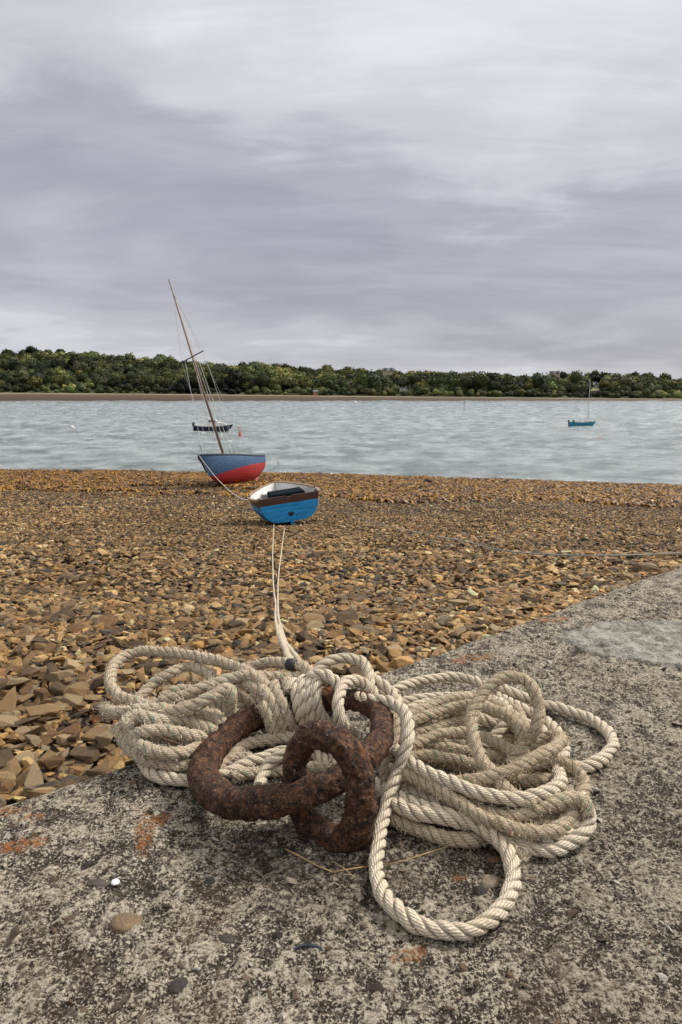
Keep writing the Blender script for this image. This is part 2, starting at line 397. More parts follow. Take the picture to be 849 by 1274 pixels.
# the first rows follow the chipped edge too
for r_ in range(4):
    x_, y_ = slab_xy(us, np.full_like(us, vs[r_]) + wob * (1 - r_ / 4)); top[r_, :, 0] = x_; top[r_, :, 1] = y_
allV = np.concatenate(side + [top], 0); nr = allV.shape[0]
slab = struct(obj_np('concrete_slipway', allV.reshape(-1, 3), grid_faces(nr, len(us))[:, ::-1], M_SLAB, smooth=True))
pad = np.zeros((5, len(us)))
for nm, arr in (('relief', rl), ('patch', patch), ('lichen', lich), ('stain_dark', stain_dark)): vattr(slab, nm, np.concatenate([pad, arr], 0).ravel())
def slab_z(x, y): return float(.0025 * relief(np.array([x]), np.array([y]))[0])
def edge_v(x, y): return (x - E0[0]) * nv[0] + (y - E0[1]) * nv[1]

# ------------------------------------------------------------------ shingle
def hull_template(k, flat_, npts, seed):
    r = random.Random(seed); bm = bmesh.new()
    ax, ay, az = 1.0, r.uniform(.42, .85), flat_ * r.uniform(.6, 1.15)
    for _ in range(npts):
        v = Vector((r.uniform(-1, 1), r.uniform(-1, 1), r.uniform(-1, 1)))
        v /= max(abs(v.x), abs(v.y), abs(v.z)) ** .75
        if v.length > 1.25: v *= 1.25 / v.length
        bm.verts.new((v.x * ax * .55, v.y * ay * .55, v.z * az * .55))
    res = bmesh.ops.convex_hull(bm, input=bm.verts[:])
    for g in list({x for x in res['geom_interior'] + res['geom_unused'] if isinstance(x, bmesh.types.BMVert)}):
        if g.is_valid: bm.verts.remove(g)
    bmesh.ops.triangulate(bm, faces=bm.faces[:])
    bm.verts.index_update()
    Vt = np.array([v.co[:] for v in bm.verts]); Ft = np.array([[v.index for v in f.verts] for f in bm.faces]); bm.free()
    return Vt, Ft
NEAR_T = [hull_template(i, [.30, .42, .22, .55][i % 4], 15, 100 + i) for i in range(20)]
FAR_T = [hull_template(i, [.4, .55, .3][i % 3], 8, 300 + i) for i in range(12)]
PAL = np.array([(.30, .185, .078), (.225, .135, .056), (.42, .285, .135), (.140, .084, .038), (.070, .047, .026), (.24, .170, .095), (.36, .205, .072), (.035, .030, .025), (.55, .43, .27), (.15, .125, .090), (.26, .120, .046)])
PW = np.array([.15, .15, .11, .15, .12, .09, .06, .09, .035, .06, .01]); PW = PW / PW.sum()
def scatter(y0, y1, sp, halfw, size, jitter=.48):
    P = []
    y = y0
    while y < y1:
        h = halfw(y); n = int(2 * h / sp); x = np.linspace(-h, h, n) + rng.uniform(-jitter, jitter, n) * sp
        P.append(np.stack([x, y + rng.uniform(-jitter, jitter, n) * sp], -1)); y += sp * .9
    P = np.concatenate(P); P = P[edge_v(P[:, 0], P[:, 1]) < -.035]
    return P, size * np.exp(rng.normal(0, .36, len(P)))
near1 = scatter(.55, 3.6, .046, lambda y: .72 * y + .6, .050)
near2 = scatter(3.6, 9, .048, lambda y: .60 * y + .9, .046)
big_l = scatter(.8, 2.6, .125, lambda y: .72 * y + .5, .088)
fill = scatter(.55, 4.2, .036, lambda y: .72 * y + .5, .034)
mid = scatter(9, 21, .078, lambda y: .57 * y + 1.6, .080)
far_ = scatter(21, 47.5, .15, lambda y: .56 * y + 2.5, .145)
sparse = scatter(4, 34, .62, lambda y: .57 * y + 1.5, .115)
P = np.concatenate([a[0] for a in (near1, near2, big_l, mid, far_, sparse, fill)]); S = np.concatenate([a[1] for a in (near1, near2, big_l, mid, far_, sparse, fill)])
ringtype = np.concatenate([np.full(len(a[0]), k) for k, a in enumerate((near1, near2, big_l, mid, far_, sparse, fill))])
left = smooth01((-.2 - P[:, 0]) / 1.2) * smooth01((3.2 - P[:, 1]) / 1.5)
S = np.minimum(S * (1 + .35 * left * (ringtype == 0)), .125)
# the pale big chunks lie mostly low down by the slab on the left
keep = (ringtype != 2) | (rng.random(len(P)) < .25 + .5 * left); keep &= ~((ringtype == 5) & (rng.random(len(P)) < .5))
patchy = fbm(P[:, 0] / 1.7, P[:, 1] / 2.5, o=3, seed=91)
keep &= ~((ringtype == 4) & (P[:, 1] > 49)); P, S, ringtype, patchy = P[keep], S[keep], ringtype[keep], patchy[keep]
BZ = beach_z(P[:, 0], P[:, 1]); SX = P[:, 0]
k = (2.8 + .211 * np.clip(SX, -26, 24) + .0038 * np.clip(SX, -26, 24) ** 2) * smooth01((P[:, 1] - 8) / 28)
EFF = P[:, 1] + k                                             # distance measured towards the waterline
tid = rng.integers(0, 1000, len(P)); ci = rng.choice(len(PAL), len(P), p=PW)
TINT = PAL[ci] * rng.uniform(.72, 1.42, (len(P), 1)) * np.clip(1 + .5 * patchy[:, None], .7, 1.25)
weedy = smooth01((EFF - 29.5 - 6.0 * smooth01((2 - P[:, 0]) / 8) - 10 * fbm(P[:, 0] / 4.5, P[:, 1] / 3, o=3, seed=95)) / 6)
TINT = TINT * (1 - .80 * weedy[:, None]) + np.array([.17, .080, .006]) * .55 * weedy[:, None]
wet = smooth01((.25 - np.abs(EFF - 11) / 20 + fbm(P[:, 0] / 2, P[:, 1] / 1.2, o=3, seed=97)) / .5)
TINT = np.minimum(TINT * (1 - .10 * wet[:, None]) * np.array([1.22, 1.16, .98]), .75)
rz = rng.uniform(0, 2 * PI, len(P)); tx = rng.normal(0, .30, len(P)); ty = rng.normal(0, .30, len(P))
lift = np.where(ringtype == 2, .020, 0) + rng.uniform(-.2, .22, len(P)) * S * .6 + .008
def rotm(rx, ry, rz):
    cx, sx_, cy, sy_, cz, sz_ = np.cos(rx), np.sin(rx), np.cos(ry), np.sin(ry), np.cos(rz), np.sin(rz)
    return np.stack([np.stack([cz * cy, cz * sy_ * sx_ - sz_ * cx, cz * sy_ * cx + sz_ * sx_], -1), np.stack([sz_ * cy, sz_ * sy_ * sx_ + cz * cx, sz_ * sy_ * cx - cz * sx_], -1), np.stack([-sy_, cy * sx_, cy * cx], -1)], -2)
RM = rotm(tx, ty, rz)
# the 300 that show largest become objects of their own
zc_ = P[:, 1] * math.cos(PITCH) + (EYE - BZ) * math.sin(PITCH)
upx = (BZ - EYE) * math.cos(PITCH) + P[:, 1] * math.sin(PITCH)
ipx = 424.5 + 849 * P[:, 0] / zc_; ipy = 637 - 849 * upx / zc_
inview = (zc_ > .3) & (ipx > 3) & (ipx < 846) & (ipy < 1270)
# hidden by the slab?  the sight line meets z=0 over the slab
tt = EYE / np.maximum(EYE - BZ, .01); hx, hy = P[:, 0] * tt, P[:, 1] * tt
inview &= edge_v(hx, hy) < -.01
score = np.where(inview, S / zc_, 0); pick = np.argsort(-score)[:300]
chosen = np.zeros(len(P), bool); chosen[pick] = True
CLASSES = [('ochre', (.30, .19, .085)), ('pale buff', (.46, .34, .19)), ('dark brown', (.12, .078, .040)), ('grey', (.13, .115, .09)), ('rust brown', (.25, .135, .055))]
cmat = []
for nm, c in CLASSES:
    cmat.append(stone_mat(nm.replace(' ', '_') + '_stone', [(0, tuple(v * .9 for v in c)), (.5, tuple(v * 1.25 for v in c)), (1, tuple(min(v * 1.65, 1) for v in c))]))
tmesh = {}
for n_, i in enumerate(pick):
    cl = int(np.argmin([np.abs(TINT[i] - np.array(c)).sum() for _, c in CLASSES])); t_ = int(tid[i]) % len(NEAR_T)
    if (cl, t_) not in tmesh:
        me = bpy.data.meshes.new('stone'); me.from_pydata(NEAR_T[t_][0].tolist(), [], NEAR_T[t_][1].tolist())
        bm = bmesh.new(); bm.from_mesh(me); bmesh.ops.dissolve_limit(bm, angle_limit=R(14), verts=bm.verts[:], edges=bm.edges[:])
        bmesh.ops.bevel(bm, geom=bm.edges[:], offset=.013, segments=1, affect='EDGES'); bmesh.ops.recalc_face_normals(bm, faces=bm.faces[:]); bm.to_mesh(me); bm.free()
        me.materials.append(cmat[cl]); tmesh[(cl, t_)] = me
    o = bpy.data.objects.new('stone', tmesh[(cl, t_)]); col.objects.link(o)
    o.location = (P[i, 0], P[i, 1], BZ[i] + lift[i]); o.rotation_euler = (tx[i], ty[i], rz[i]); o.scale = (S[i],) * 3
    tag(o, f'flat angular {CLASSES[cl][0]} stone in the shingle just beyond the edge of the concrete slipway', 'stone', 'loose stones on the shore beside the slipway')
def instance_np(T, idx, name, matl):
    VV, FF, TT = [], [], []; off = 0
    for k_, (tv, tf) in enumerate(T):
        s_ = idx[tid[idx] % len(T) == k_]
        if not len(s_): continue
        v = np.einsum('nij,vj->nvi', RM[s_], tv) * S[s_][:, None, None]
        v[:, :, 0] += P[s_, 0][:, None]; v[:, :, 1] += P[s_, 1][:, None]; v[:, :, 2] += (BZ[s_] + lift[s_])[:, None]
        VV.append(v.reshape(-1, 3)); FF.append((tf[None] + (np.arange(len(s_)) * len(tv))[:, None, None]).reshape(-1, 3) + off)
        TT.append(np.repeat(TINT[s_], len(tv), 0)); off += len(s_) * len(tv)
    return np.concatenate(VV), np.concatenate(FF), np.concatenate(TT)
iN = np.where((ringtype != 4) & ~chosen)[0]; iF = np.where((ringtype == 4) & ~chosen)[0]
a1 = instance_np(NEAR_T, iN[P[iN, 1] < 6.5], '', None); a2 = instance_np(FAR_T, np.concatenate([iN[P[iN, 1] >= 6.5], iF]), '', None)
sh = obj_np('shingle', np.concatenate([a1[0], a2[0]]), np.concatenate([a1[1], a2[1] + len(a1[0])]), M_STONES)
vattr(sh, 'tint', np.concatenate([a1[2], a2[2]])); tag(sh, 'brown and ochre shingle covering the shore down to the water', 'shingle', kind='stuff')

# seaweed: tangled blades over the low shore
nW = 46000; wx = rng.uniform(-27, 30, nW * 3); wy = rng.uniform(20, 47.5, nW * 3)
kk = (2.8 + .211 * np.clip(wx, -26, 24) + .0038 * np.clip(wx, -26, 24) ** 2) * smooth01((wy - 8) / 28); we = wy + kk
pr = smooth01((we - 29.0 - 6.0 * smooth01((2 - wx) / 8) - 10 * fbm(wx / 4.5, wy / 3, o=3, seed=95)) / 5) * (np.abs(wx) < .57 * wy + 2) * (we < 47.3)
kp = rng.random(nW * 3) < pr * 1.2; wx, wy = wx[kp][:nW], wy[kp][:nW]; nW = len(wx); wz = beach_z(wx, wy)
def weed_template(seed):
    r = np.random.default_rng(seed); Vt, Ft = [], []
    for b_ in range(7):
        a = r.uniform(0, 2 * PI); L = r.uniform(.09, .22); wd_ = r.uniform(.012, .03); bend = r.uniform(-1, 1)
        o_ = len(Vt)
        for s_ in range(4):
            t = s_ / 3; aa = a + bend * t; cx, cy = math.cos(aa) * L * t, math.sin(aa) * L * t; cz = .045 + .05 * math.sin(t * PI) * r.uniform(.3, 1.2) - .03 * t
            for sg in (-1, 1): Vt.append((cx - math.sin(aa) * wd_ * sg, cy + math.cos(aa) * wd_ * sg, cz + r.uniform(-.01, .01)))
        for s_ in range(3): Ft.append((o_ + 2 * s_, o_ + 2 * s_ + 1, o_ + 2 * s_ + 3, o_ + 2 * s_ + 2))
    return np.array(Vt), np.array(Ft)
VV, FF, TT = [], [], []; off = 0
for k_ in range(6):
    s_ = np.arange(k_, nW, 6); tv, tf = weed_template(500 + k_)
    v = np.einsum('nij,vj->nvi', rotm(rng.normal(0, .15, len(s_)), rng.normal(0, .15, len(s_)), rng.uniform(0, 6.3, len(s_))), tv) * rng.uniform(1.0, 2.1, (len(s_), 1, 1))
    v[:, :, 0] += wx[s_][:, None]; v[:, :, 1] += wy[s_][:, None]; v[:, :, 2] += wz[s_][:, None]
    VV.append(v.reshape(-1, 3)); FF.append((tf[None] + (np.arange(len(s_)) * len(tv))[:, None, None]).reshape(-1, 4) + off); off += len(s_) * len(tv)
    c = np.array([(.24, .110, .005), (.12, .050, .004), (.36, .180, .008), (.040, .018, .003), (.19, .078, .004), (.27, .130, .006)])[rng.integers(0, 6, len(s_))]
    TT.append(np.repeat(c, len(tv), 0))
m, nt, b = mat('bladder_wrack'); nt.links.new(attr(nt, 'tint'), b.inputs['Base Color']); b.inputs['Roughness'].default_value = .5
sw = obj_np('seaweed', np.concatenate(VV), np.concatenate(FF), m); vattr(sw, 'tint', np.concatenate(TT))
tag(sw, 'golden brown seaweed strewn along the waterline', 'seaweed', kind='stuff')

# ------------------------------------------------------------------ water
rows = 37 * (720 / 37) ** np.linspace(0, 1, 1000); ang = np.linspace(-1.15, 1.15, 560)
WX = rows[:, None] * ang[None]; WY = np.broadcast_to(rows[:, None], WX.shape)
am = .5 + .5 * smooth01((WY - 45) / 30)
hz = .16 * am * fbm(WX / 2.2 + .3 * WY, WY / 2.0, o=4, seed=201, g=.65)
hz = hz + .20 * am * (.5 - np.abs(fbm(WX / 3.4, WY / 3.0 + .15 * WX, o=2, seed=209)) * 2.4)
hz = hz + .42 * smooth01((WY - 60) / 60) * fbm(WX / 6.5, WY / 7.5, o=4, seed=205, g=.6) + .8 * smooth01((WY - 140) / 120) * fbm(WX / 15, WY / 20, o=4, seed=207, g=.6)
WV = np.stack([WX, WY, WATER + hz], -1).reshape(-1, 3)
m, nt, b = mat('sea_water')
t = N(nt, 'ShaderNodeTexCoord'); mp = N(nt, 'ShaderNodeMapping'); nt.links.new(t.outputs['Object'], mp.inputs[0]); mp.inputs['Scale'].default_value = (.55, 1.5, 1)
f1 = noise(nt, .9, 6, .7, vec=mp.outputs[0]); f2 = noise(nt, .30, 6, .65)
nt.links.new(rampn(nt, f2, [(.40, (.12, .17, .165)), (.60, (.40, .455, .44))]), b.inputs['Base Color'])
b.inputs['Roughness'].default_value = .06; b.inputs['IOR'].default_value = 1.6; b.inputs['Specular IOR Level'].default_value = .9
bump(nt, b, f1, 1.0, .8)
struct(obj_np('water', WV, grid_faces(len(rows), len(ang)), m, smooth=True))

# ------------------------------------------------------------------ far shore and wooded hill
SKX = [-700, 0, 100, 200, 280, 330, 400, 500, 600, 700, 840, 1500]; SKY_ = [430, 438, 440, 449, 456, 455, 461, 464, 466, 469, 469, 474]
SHX = [-700, 0, 250, 425, 700, 849, 1500]; SHY = [486, 488.5, 490.5, 492.5, 495, 496.2, 497]
DW = 648.0
def shore_top(x, y):
    pxx = 424.5 + 849 * x / y; return EYE + (492 - np.interp(pxx, SHX, SHY)) / 849 * 705
def hill_z(x, y):
    pxx = 424.5 + 849 * x / np.maximum(y, 1); st_ = shore_top(x, y)
    ztop = EYE + (492 - np.interp(pxx, SKX, SKY_)) / 849 * 960 - 16.0
    t1 = (y - DW) / (705 - DW); t2 = np.clip((y - 712) / (960 - 712), 0, 1.2)
    z1 = -5.5 + (st_ + 5.5) * np.clip(t1, 0, 1) ** .8
    z2 = st_ + (ztop - st_) * np.clip(t2, 0, 1) ** .8 + 6.0 * fbm(x / 60, y / 60, o=3, seed=301) * smooth01(t2 * 3)
    z2 = z2 - 40 * np.clip((y - 985) / 400, 0, 1)
    return np.where(y < 712, z1, z2)
hy_ = np.concatenate([np.arange(630, 712, 3), np.arange(712, 1000, 10), np.arange(1000, 1500, 60)]); ha = np.linspace(-1.15, 1.15, 260)
HX = hy_[:, None] * ha[None]; HY = np.broadcast_to(hy_[:, None], HX.shape)
HV = np.stack([HX, HY, hill_z(HX, HY)], -1).reshape(-1, 3)
m, nt, b = mat('far_land')
sp = N(nt, 'ShaderNodeSeparateXYZ'); tcn = N(nt, 'ShaderNodeTexCoord'); nt.links.new(tcn.outputs['Object'], sp.inputs[0])
fn = noise(nt, .05, 6, .6)
mpp = N(nt, 'ShaderNodeMapping'); mpp.inputs['Scale'].default_value = (.012, .16, 1); nt.links.new(tcn.outputs['Object'], mpp.inputs[0])
fs = noise(nt, 1.0, 6, .65, vec=mpp.outputs[0])
yy = mth(nt, 'ADD', sp.outputs['Y'], mth(nt, 'MULTIPLY', mth(nt, 'SUBTRACT', fs, .5), 26.0))
cc = rampn(nt, mth(nt, 'DIVIDE', mth(nt, 'SUBTRACT', yy, 640), 75), [(.0, (.02, .013, .006)), (.25, (.045, .023, .008)), (.5, (.06, .034, .013)), (.70, (.085, .052, .024)), (.80, (.24, .185, .12)), (.90, (.09, .09, .035)), (1.0, (.05, .062, .02))])
field = mth(nt, 'GREATER_THAN', sp.outputs['Y'], 800)
cc = mixc(nt, mth(nt, 'MULTIPLY', field, 1.0), cc, rampn(nt, fn, [(.4, (.17, .17, .05)), (.6, (.24, .21, .075))]))
nt.links.new(cc, b.inputs['Base Color']); b.inputs['Roughness'].default_value = .9
struct(obj_np('hillside', HV, grid_faces(len(hy_), len(ha)), m, smooth=True))

def at_hill(px, py, lo=700, hi=1000):
    d = ray(px, py)
    for y in np.arange(lo, hi, 2.0):
        p = Vector((0, 0, EYE)) + d * (y / d.y)
        if p.z <= float(hill_z(np.array(p.x), np.array(y))): return p
    p = Vector((0, 0, EYE)) + d * (hi / d.y); return p
# foliage clumps
def leaf_mat(name, dark=(.012, .022, .006)):
    m, nt, b = mat(name); f = noise(nt, .9, 4, .7); c = attr(nt, 'tint')
    nt.links.new(mixc(nt, rampn(nt, f, [(.35, .45), (.65, 0.0)]), c, dark), b.inputs['Base Color'])
    b.inputs['Roughness'].default_value = .75; b.inputs['Specular IOR Level'].default_value = .2; return m
M_LEAF = leaf_mat('foliage')
ico = bmesh.new(); bmesh.ops.create_icosphere(ico, subdivisions=2, radius=1.0); ico.verts.index_update()
ICV = np.array([v.co[:] for v in ico.verts]); ICF = np.array([[v.index for v in f.verts] for f in ico.faces]); ico.free()
def crown_geo(c, r, h, nleaf, ls, g):
    """core lumps and leaf clumps through the crown's volume"""
    n = .34 * fbm(ICV[:, 0] * 1.7 + c[0], ICV[:, 1] * 1.7 + c[1], ICV[:, 2] * 1.7, o=3, seed=7)
    core = ICV * (.80 + n)[:, None] * np.array([r, r, h]); core[:, 2] += h * .25
    d = g.normal(size=(nleaf, 3)); d[:, 2] = np.abs(d[:, 2]) * 1.1 - .45; d /= np.linalg.norm(d, axis=1)[:, None]
    nn = .34 * fbm(d[:, 0] * 1.7 + c[0], d[:, 1] * 1.7 + c[1], d[:, 2] * 1.7, o=3, seed=7)
    p = d * ((.80 + nn) * g.uniform(.92, 1.22, nleaf))[:, None] * np.array([r, r, h]); p[:, 2] += h * .25
    a = g.normal(size=(nleaf, 3)); a /= np.linalg.norm(a, axis=1)[:, None]; b2 = np.cross(a, g.normal(size=(nleaf, 3))); b2 /= np.linalg.norm(b2, axis=1)[:, None]
    s = ls * g.uniform(.5, 1.3, (nleaf, 1)); q = np.stack([p + a * s, p - a * s * .6 + b2 * s * .8, p - a * s * .5 - b2 * s * .8], 1).reshape(-1, 3)
    Vc = np.concatenate([core, q]) + np.array(c); Fc = np.concatenate([ICF, np.arange(nleaf * 3).reshape(-1, 3) + len(core)])
    return Vc, Fc
GREENS = np.array([(.050, .062, .020), (.074, .082, .024), (.034, .044, .018), (.100, .098, .030), (.060, .060, .028), (.14, .125, .036), (.040, .050, .028)])
GP = np.array([.24, .2, .18, .12, .14, .05, .07])
HOUSES = [  # px, py of the base, distance, width, height, roof colour, wall colour, label
    (483, 467, 930, 15, 5.5, 'slate', 'buff', 'large house with steep gabled roof on the wooded skyline'),
    (736, 484, 860, 14, 4.6, 'slate', 'white', 'long white house with two gables among trees on the far hillside'),
    (705, 488, 780, 6, 3.2, 'white', 'white', 'small white gable end low in the trees of the far shore'),
    (393, 490.5, 714, 5, 2.4, 'orange', 'buff', 'small hut with orange walls above the far beach'),
    (388, 480, 790, 6, 2.4, 'slate', 'white', 'small white cottage half hidden in the wood above the orange hut'),
    (502, 486, 745, 8, 2.2, 'slate', 'white', 'low white bungalow among bushes in the middle of the far shore'),
    (690, 470, 925, 13, 5.0, 'slate', 'buff', 'pale house with dark roof near the hilltop by the green field'),
]
VV, FF, TT = [], [], []; off = 0; g = np.random.default_rng(77)
def clear_of_house(x, y, r):
    px0 = 424.5 + 849 * x / y
    for (hx_, hy0, D_, w_, h_, *_r) in HOUSES:
        if y < D_ + 3 and abs(px0 - hx_) < (w_ * .5 + r * .3) * 849 / D_ and y > D_ - (42 if D_ > 800 else 14): return False
    if px0 > 812 and px0 < 850 and 845 < y < 935: return False
    return True
yt = 716.0
while yt < 985:
    spx = 5.2 if yt < 735 else 11.5
    hw = .66 * yt
    for x0 in np.arange(-hw, hw, spx):
        x, y = x0 + g.uniform(-4, 4), yt + g.uniform(-4, 4)
        shrub = y < 733
        r = g.uniform(2.2, 5.0) if shrub else g.uniform(4.6, 9.5)
        if not clear_of_house(x, y, r): continue
        h = r * g.uniform(.75, 1.05); base = float(hill_z(np.array(x), np.array(y)))
        top_ = base + (h * g.uniform(.2, 1.0) if shrub else h * .55 + g.uniform(0, 8) * (g.random() < .5))
        v, f_ = crown_geo((x, y, top_), r, h, 100 if shrub else 230, r * .14, g)
        c = GREENS[g.choice(len(GREENS), p=GP)] * g.uniform(.95, 2.0) * (1.15 if shrub else 1)
        pxx_ = 424.5 + 849 * x / y; yt_ = 492 - (top_ + h * 1.25 - EYE) / y * 849
        if any(abs(pxx_ - q_[0]) < q_[3] * .5 * 849 / q_[2] + 1.5 and y < q_[2] + 2 and yt_ < q_[1] - 1.5 for q_ in HOUSES): continue
        if 812 < pxx_ < 852 and y < 935 and yt_ < 474: continue
        lp = 1 + 1.9 * fbm(np.array([x / 55]), np.array([y / 40]), o=2, seed=330)[0]; c = c * lp
        VV.append(v); FF.append(f_ + off); TT.append(np.broadcast_to(c, v.shape)); off += len(v)
    yt += 8.5 if yt < 735 else 11
wood = obj_np('woodland', np.concatenate(VV), np.concatenate(FF), M_LEAF); vattr(wood, 'tint', np.concatenate(TT))
tag(wood, 'dense green wood covering the far hillside', 'woodland', kind='stuff')
# single trees that stand out of the mass
M_BARK = flat('bark', (.09, .07, .05), .9)
TREES = [(75, 438, 960, 8, 'broad round dark tree at the left end of the skyline', 0), (35, 440, 965, 7, 'rounded tree on the skyline beside the broad dark one', 1), (302, 455, 955, 8.5, 'broad domed dark tree on the skyline just right of the leaning mast', 0),
         (355, 456, 955, 7, 'domed tree on the skyline between the leaning mast and the gabled house', 4), (700, 466, 950, 7, 'dark tree on the skyline above the small moored sailboat', 2), (740, 465, 950, 7.5, 'round tree on the skyline above the long white house', 0),
         (790, 466, 950, 6.5, 'dark skyline tree next to the green hill field', 2), (45, 476, 728, 8, 'bright olive bush tree standing on the far beach edge', 5), (308, 478, 735, 6.5, 'yellow green tree near the far beach right of the leaning mast', 5), (255, 470, 850, 6.5, 'pale green tree part way up the far hill behind the leaning mast', 3)]
for (tx_, ty_, D_, r, lb, ci_) in TREES:
    p = at_y(tx_, ty_, D_); base = float(hill_z(np.array(p.x), np.array(p.y))); cz = max(p.z - r * .5, base + r * .6)
    t_ = empty('tree', (p.x, p.y, base)); tag(t_, lb, 'tree', 'single trees on the far hill')
    v, f_ = crown_geo((0, 0, cz - base), r, r * .85, 320, r * .15, g)
    o = obj_np('crown', v, f_, M_LEAF, t_); vattr(o, 'tint', np.broadcast_to(GREENS[ci_] * (1.25 if ci_ == 5 else .9), v.shape))
    MB().tube([(0, 0, -1), (.2, 0, (cz - base) * .5), (0, .2, cz - base)], [.55, .4, .2], 7).build('trunk', M_BARK, t_)
# houses
WALLS = {'white': flat('white_render', (.72, .71, .67), .8), 'buff': flat('buff_stone', (.46, .38, .27), .85)}
ROOFS = {'slate': flat('slate', (.13, .13, .14), .6), 'orange': flat('orange_boards', (.48, .22, .08), .8), 'white': flat('pale_sheet', (.66, .66, .64), .6)}
M_PANE = flat('window_glass', (.03, .035, .04), .2)
for (hx_, hy0, D_, w_, h_, rf, wl, lb) in HOUSES:
    p = at_y(hx_, hy0, D_); t_ = empty('house', (p.x, p.y, max(p.z, float(hill_z(np.array(p.x), np.array(p.y))) - .2)), (0, 0, random.uniform(-.3, .3))); tag(t_, lb, 'house', 'houses on the far shore')
    d_ = w_ * .6; rh = h_ * .75
    MB().box((0, 0, h_ / 2 - 1), (w_, d_, h_ + 2)).prism([(-w_ / 2, h_), (w_ / 2, h_), (0, h_ + rh)] if rf == 'white' else [(-w_ / 2 + .02, h_), (w_ / 2 - .02, h_), (w_ / 2 - .02, h_ + .1), (-w_ / 2 + .02, h_ + .1)], -d_ / 2 + .05, d_ / 2 - .05).build('wall', WALLS[wl] if rf != 'orange' else ROOFS['orange'], t_)
    rb = MB()
    if rf == 'white':
        for sg in (-1, 1): rb.prism([(sg * (w_ / 2 + .4), h_ - .2), (sg * (w_ / 2 + .4), h_ + .1), (0, h_ + rh + .35), (0, h_ + rh + .05)], -d_ / 2 - .4, d_ / 2 + .4)
    else:
        My = Matrix.Rotation(R(90), 4, 'Z')
        rb.prism([(-d_ / 2 - .4, h_ + .05), (d_ / 2 + .4, h_ + .05), (0, h_ + rh)], -w_ / 2 - .3, w_ / 2 + .3, My)
        if w_ > 10:
            for k_ in (-.28, .28): rb.prism([(w_ * (k_ - .14), h_ + .08), (w_ * (k_ + .14), h_ + .08), (w_ * k_, h_ + rh * 1.05)], -d_ / 2 - .9, 0)
    ro = rb.build('roof', ROOFS['slate'] if rf == 'orange' else ROOFS[rf], t_)
    MB().box((w_ * .33, 0, h_ + rh), (.9, .9, 1.8)).build('chimney', WALLS[wl], ro) if w_ > 7 else None
    for k_ in range(max(2, int(w_ / 3.4))):
        n_ = max(2, int(w_ / 3.4)); x_ = -w_ / 2 + w_ * (k_ + .5) / n_
        f_ = MB().box((x_, -d_ / 2 - .03, h_ * .55), (1.3, .1, 1.4)).build('window', WALLS['white'], t_)
        MB().box((x_, -d_ / 2 - .09, h_ * .55), (1.0, .06, 1.1)).build('pane', M_PANE, f_)

# ------------------------------------------------------------------ boats
def hull_pts(L, B, D, ns=36, nk=14, stern=.72, full=.55, rake=.25, flare=.06, sheer=.18, keel_rise=.5, peak=.42, aft=.12):
    s = np.linspace(0, 1, ns)
    bw = np.where(s < peak, stern + (1 - stern) * np.sin(s / peak * PI / 2), np.cos(np.clip((s - peak) / (1 - peak), 0, 1) * PI / 2) ** .72)
    bw = np.clip(bw, .012, 1) * B / 2
    zs = D * (1 + sheer * ((s - .4) / .6) ** 2 + .10 * sheer * (s < .4) * ((.4 - s) / .4) ** 2)
    zk = D * keel_rise * np.clip((s - .62) / .38, 0, 1) ** 3.0 + D * aft * np.clip((.42 - s) / .42, 0, 1) ** 2
    t = np.linspace(0, 1, nk); out = np.zeros((ns, nk, 3))
    fz = t[None] ** 1.55; fy = np.sin(t[None] * PI / 2) ** (full + .5 * s[:, None] ** 2)
    out[:, :, 2] = zk[:, None] + (zs - zk)[:, None] * fz
    out[:, :, 1] = bw[:, None] * fy * (1 - flare * (1 - t[None]))
    out[:, :, 0] = (s[:, None] - .5) * L + rake * s[:, None] ** 4 * (fz - .5)
    return out
def hull_mesh(name, L, B, D, th, mats, parent, colour_fn, inner=None, **k):
    H = hull_pts(L, B, D, **k); ns, nk, _ = H.shape
    def full_(Hh):
        Lh = Hh.copy(); Rh = Hh.copy(); Rh[:, :, 1] *= -1
        return np.concatenate([Rh[:, ::-1], Lh[:, 1:]], 1)
    O = full_(H); nc = O.shape[1]
    I = hull_pts(L - 2 * th, B - 2 * th, D, **k); I[:, :, 2] = np.maximum(I[:, :, 2] + th, 0) ; I[:, -1, 2] = H[:, -1, 2]
    I = full_(I)
    fo = grid_faces(ns, nc); fi = grid_faces(ns, nc)[:, ::-1] + ns * nc
    V_ = np.concatenate([O.reshape(-1, 3), I.reshape(-1, 3)])
    rim = []
    for i in range(ns - 1):
        for c_ in (0, nc - 1):
            a, b_ = i * nc + c_, (i + 1) * nc + c_; rim.append((a, b_, b_ + ns * nc, a + ns * nc))
    tr = []
    for j in range(nc // 2):  # transom outer and inner
        a = j; b_ = j + 1; c_ = nc - 2 - j; d_ = nc - 1 - j
        if b_ <= c_:
            tr.append((a, b_, c_, d_)); tr.append((a + ns * nc, d_ + ns * nc, c_ + ns * nc, b_ + ns * nc))
    F = np.concatenate([fo, fi, np.array(rim), np.array(tr)])
    mi = np.zeros(len(F), int)
    cen = V_[F].mean(1)
    for q_ in range(len(F)):
        if q_ < len(fo): mi[q_] = colour_fn(cen[q_], 'out')
        elif q_ < len(fo) + len(fi): mi[q_] = colour_fn(cen[q_], 'in')
        elif q_ < len(fo) + len(fi) + len(rim): mi[q_] = colour_fn(cen[q_], 'rim')
        else: mi[q_] = colour_fn(cen[q_], 'transom' if (q_ - len(fo) - len(fi) - len(rim)) % 2 == 0 else 'in')
    o = obj_np(name, V_, F, mats, parent, smooth=False, midx=mi)
    return o, H
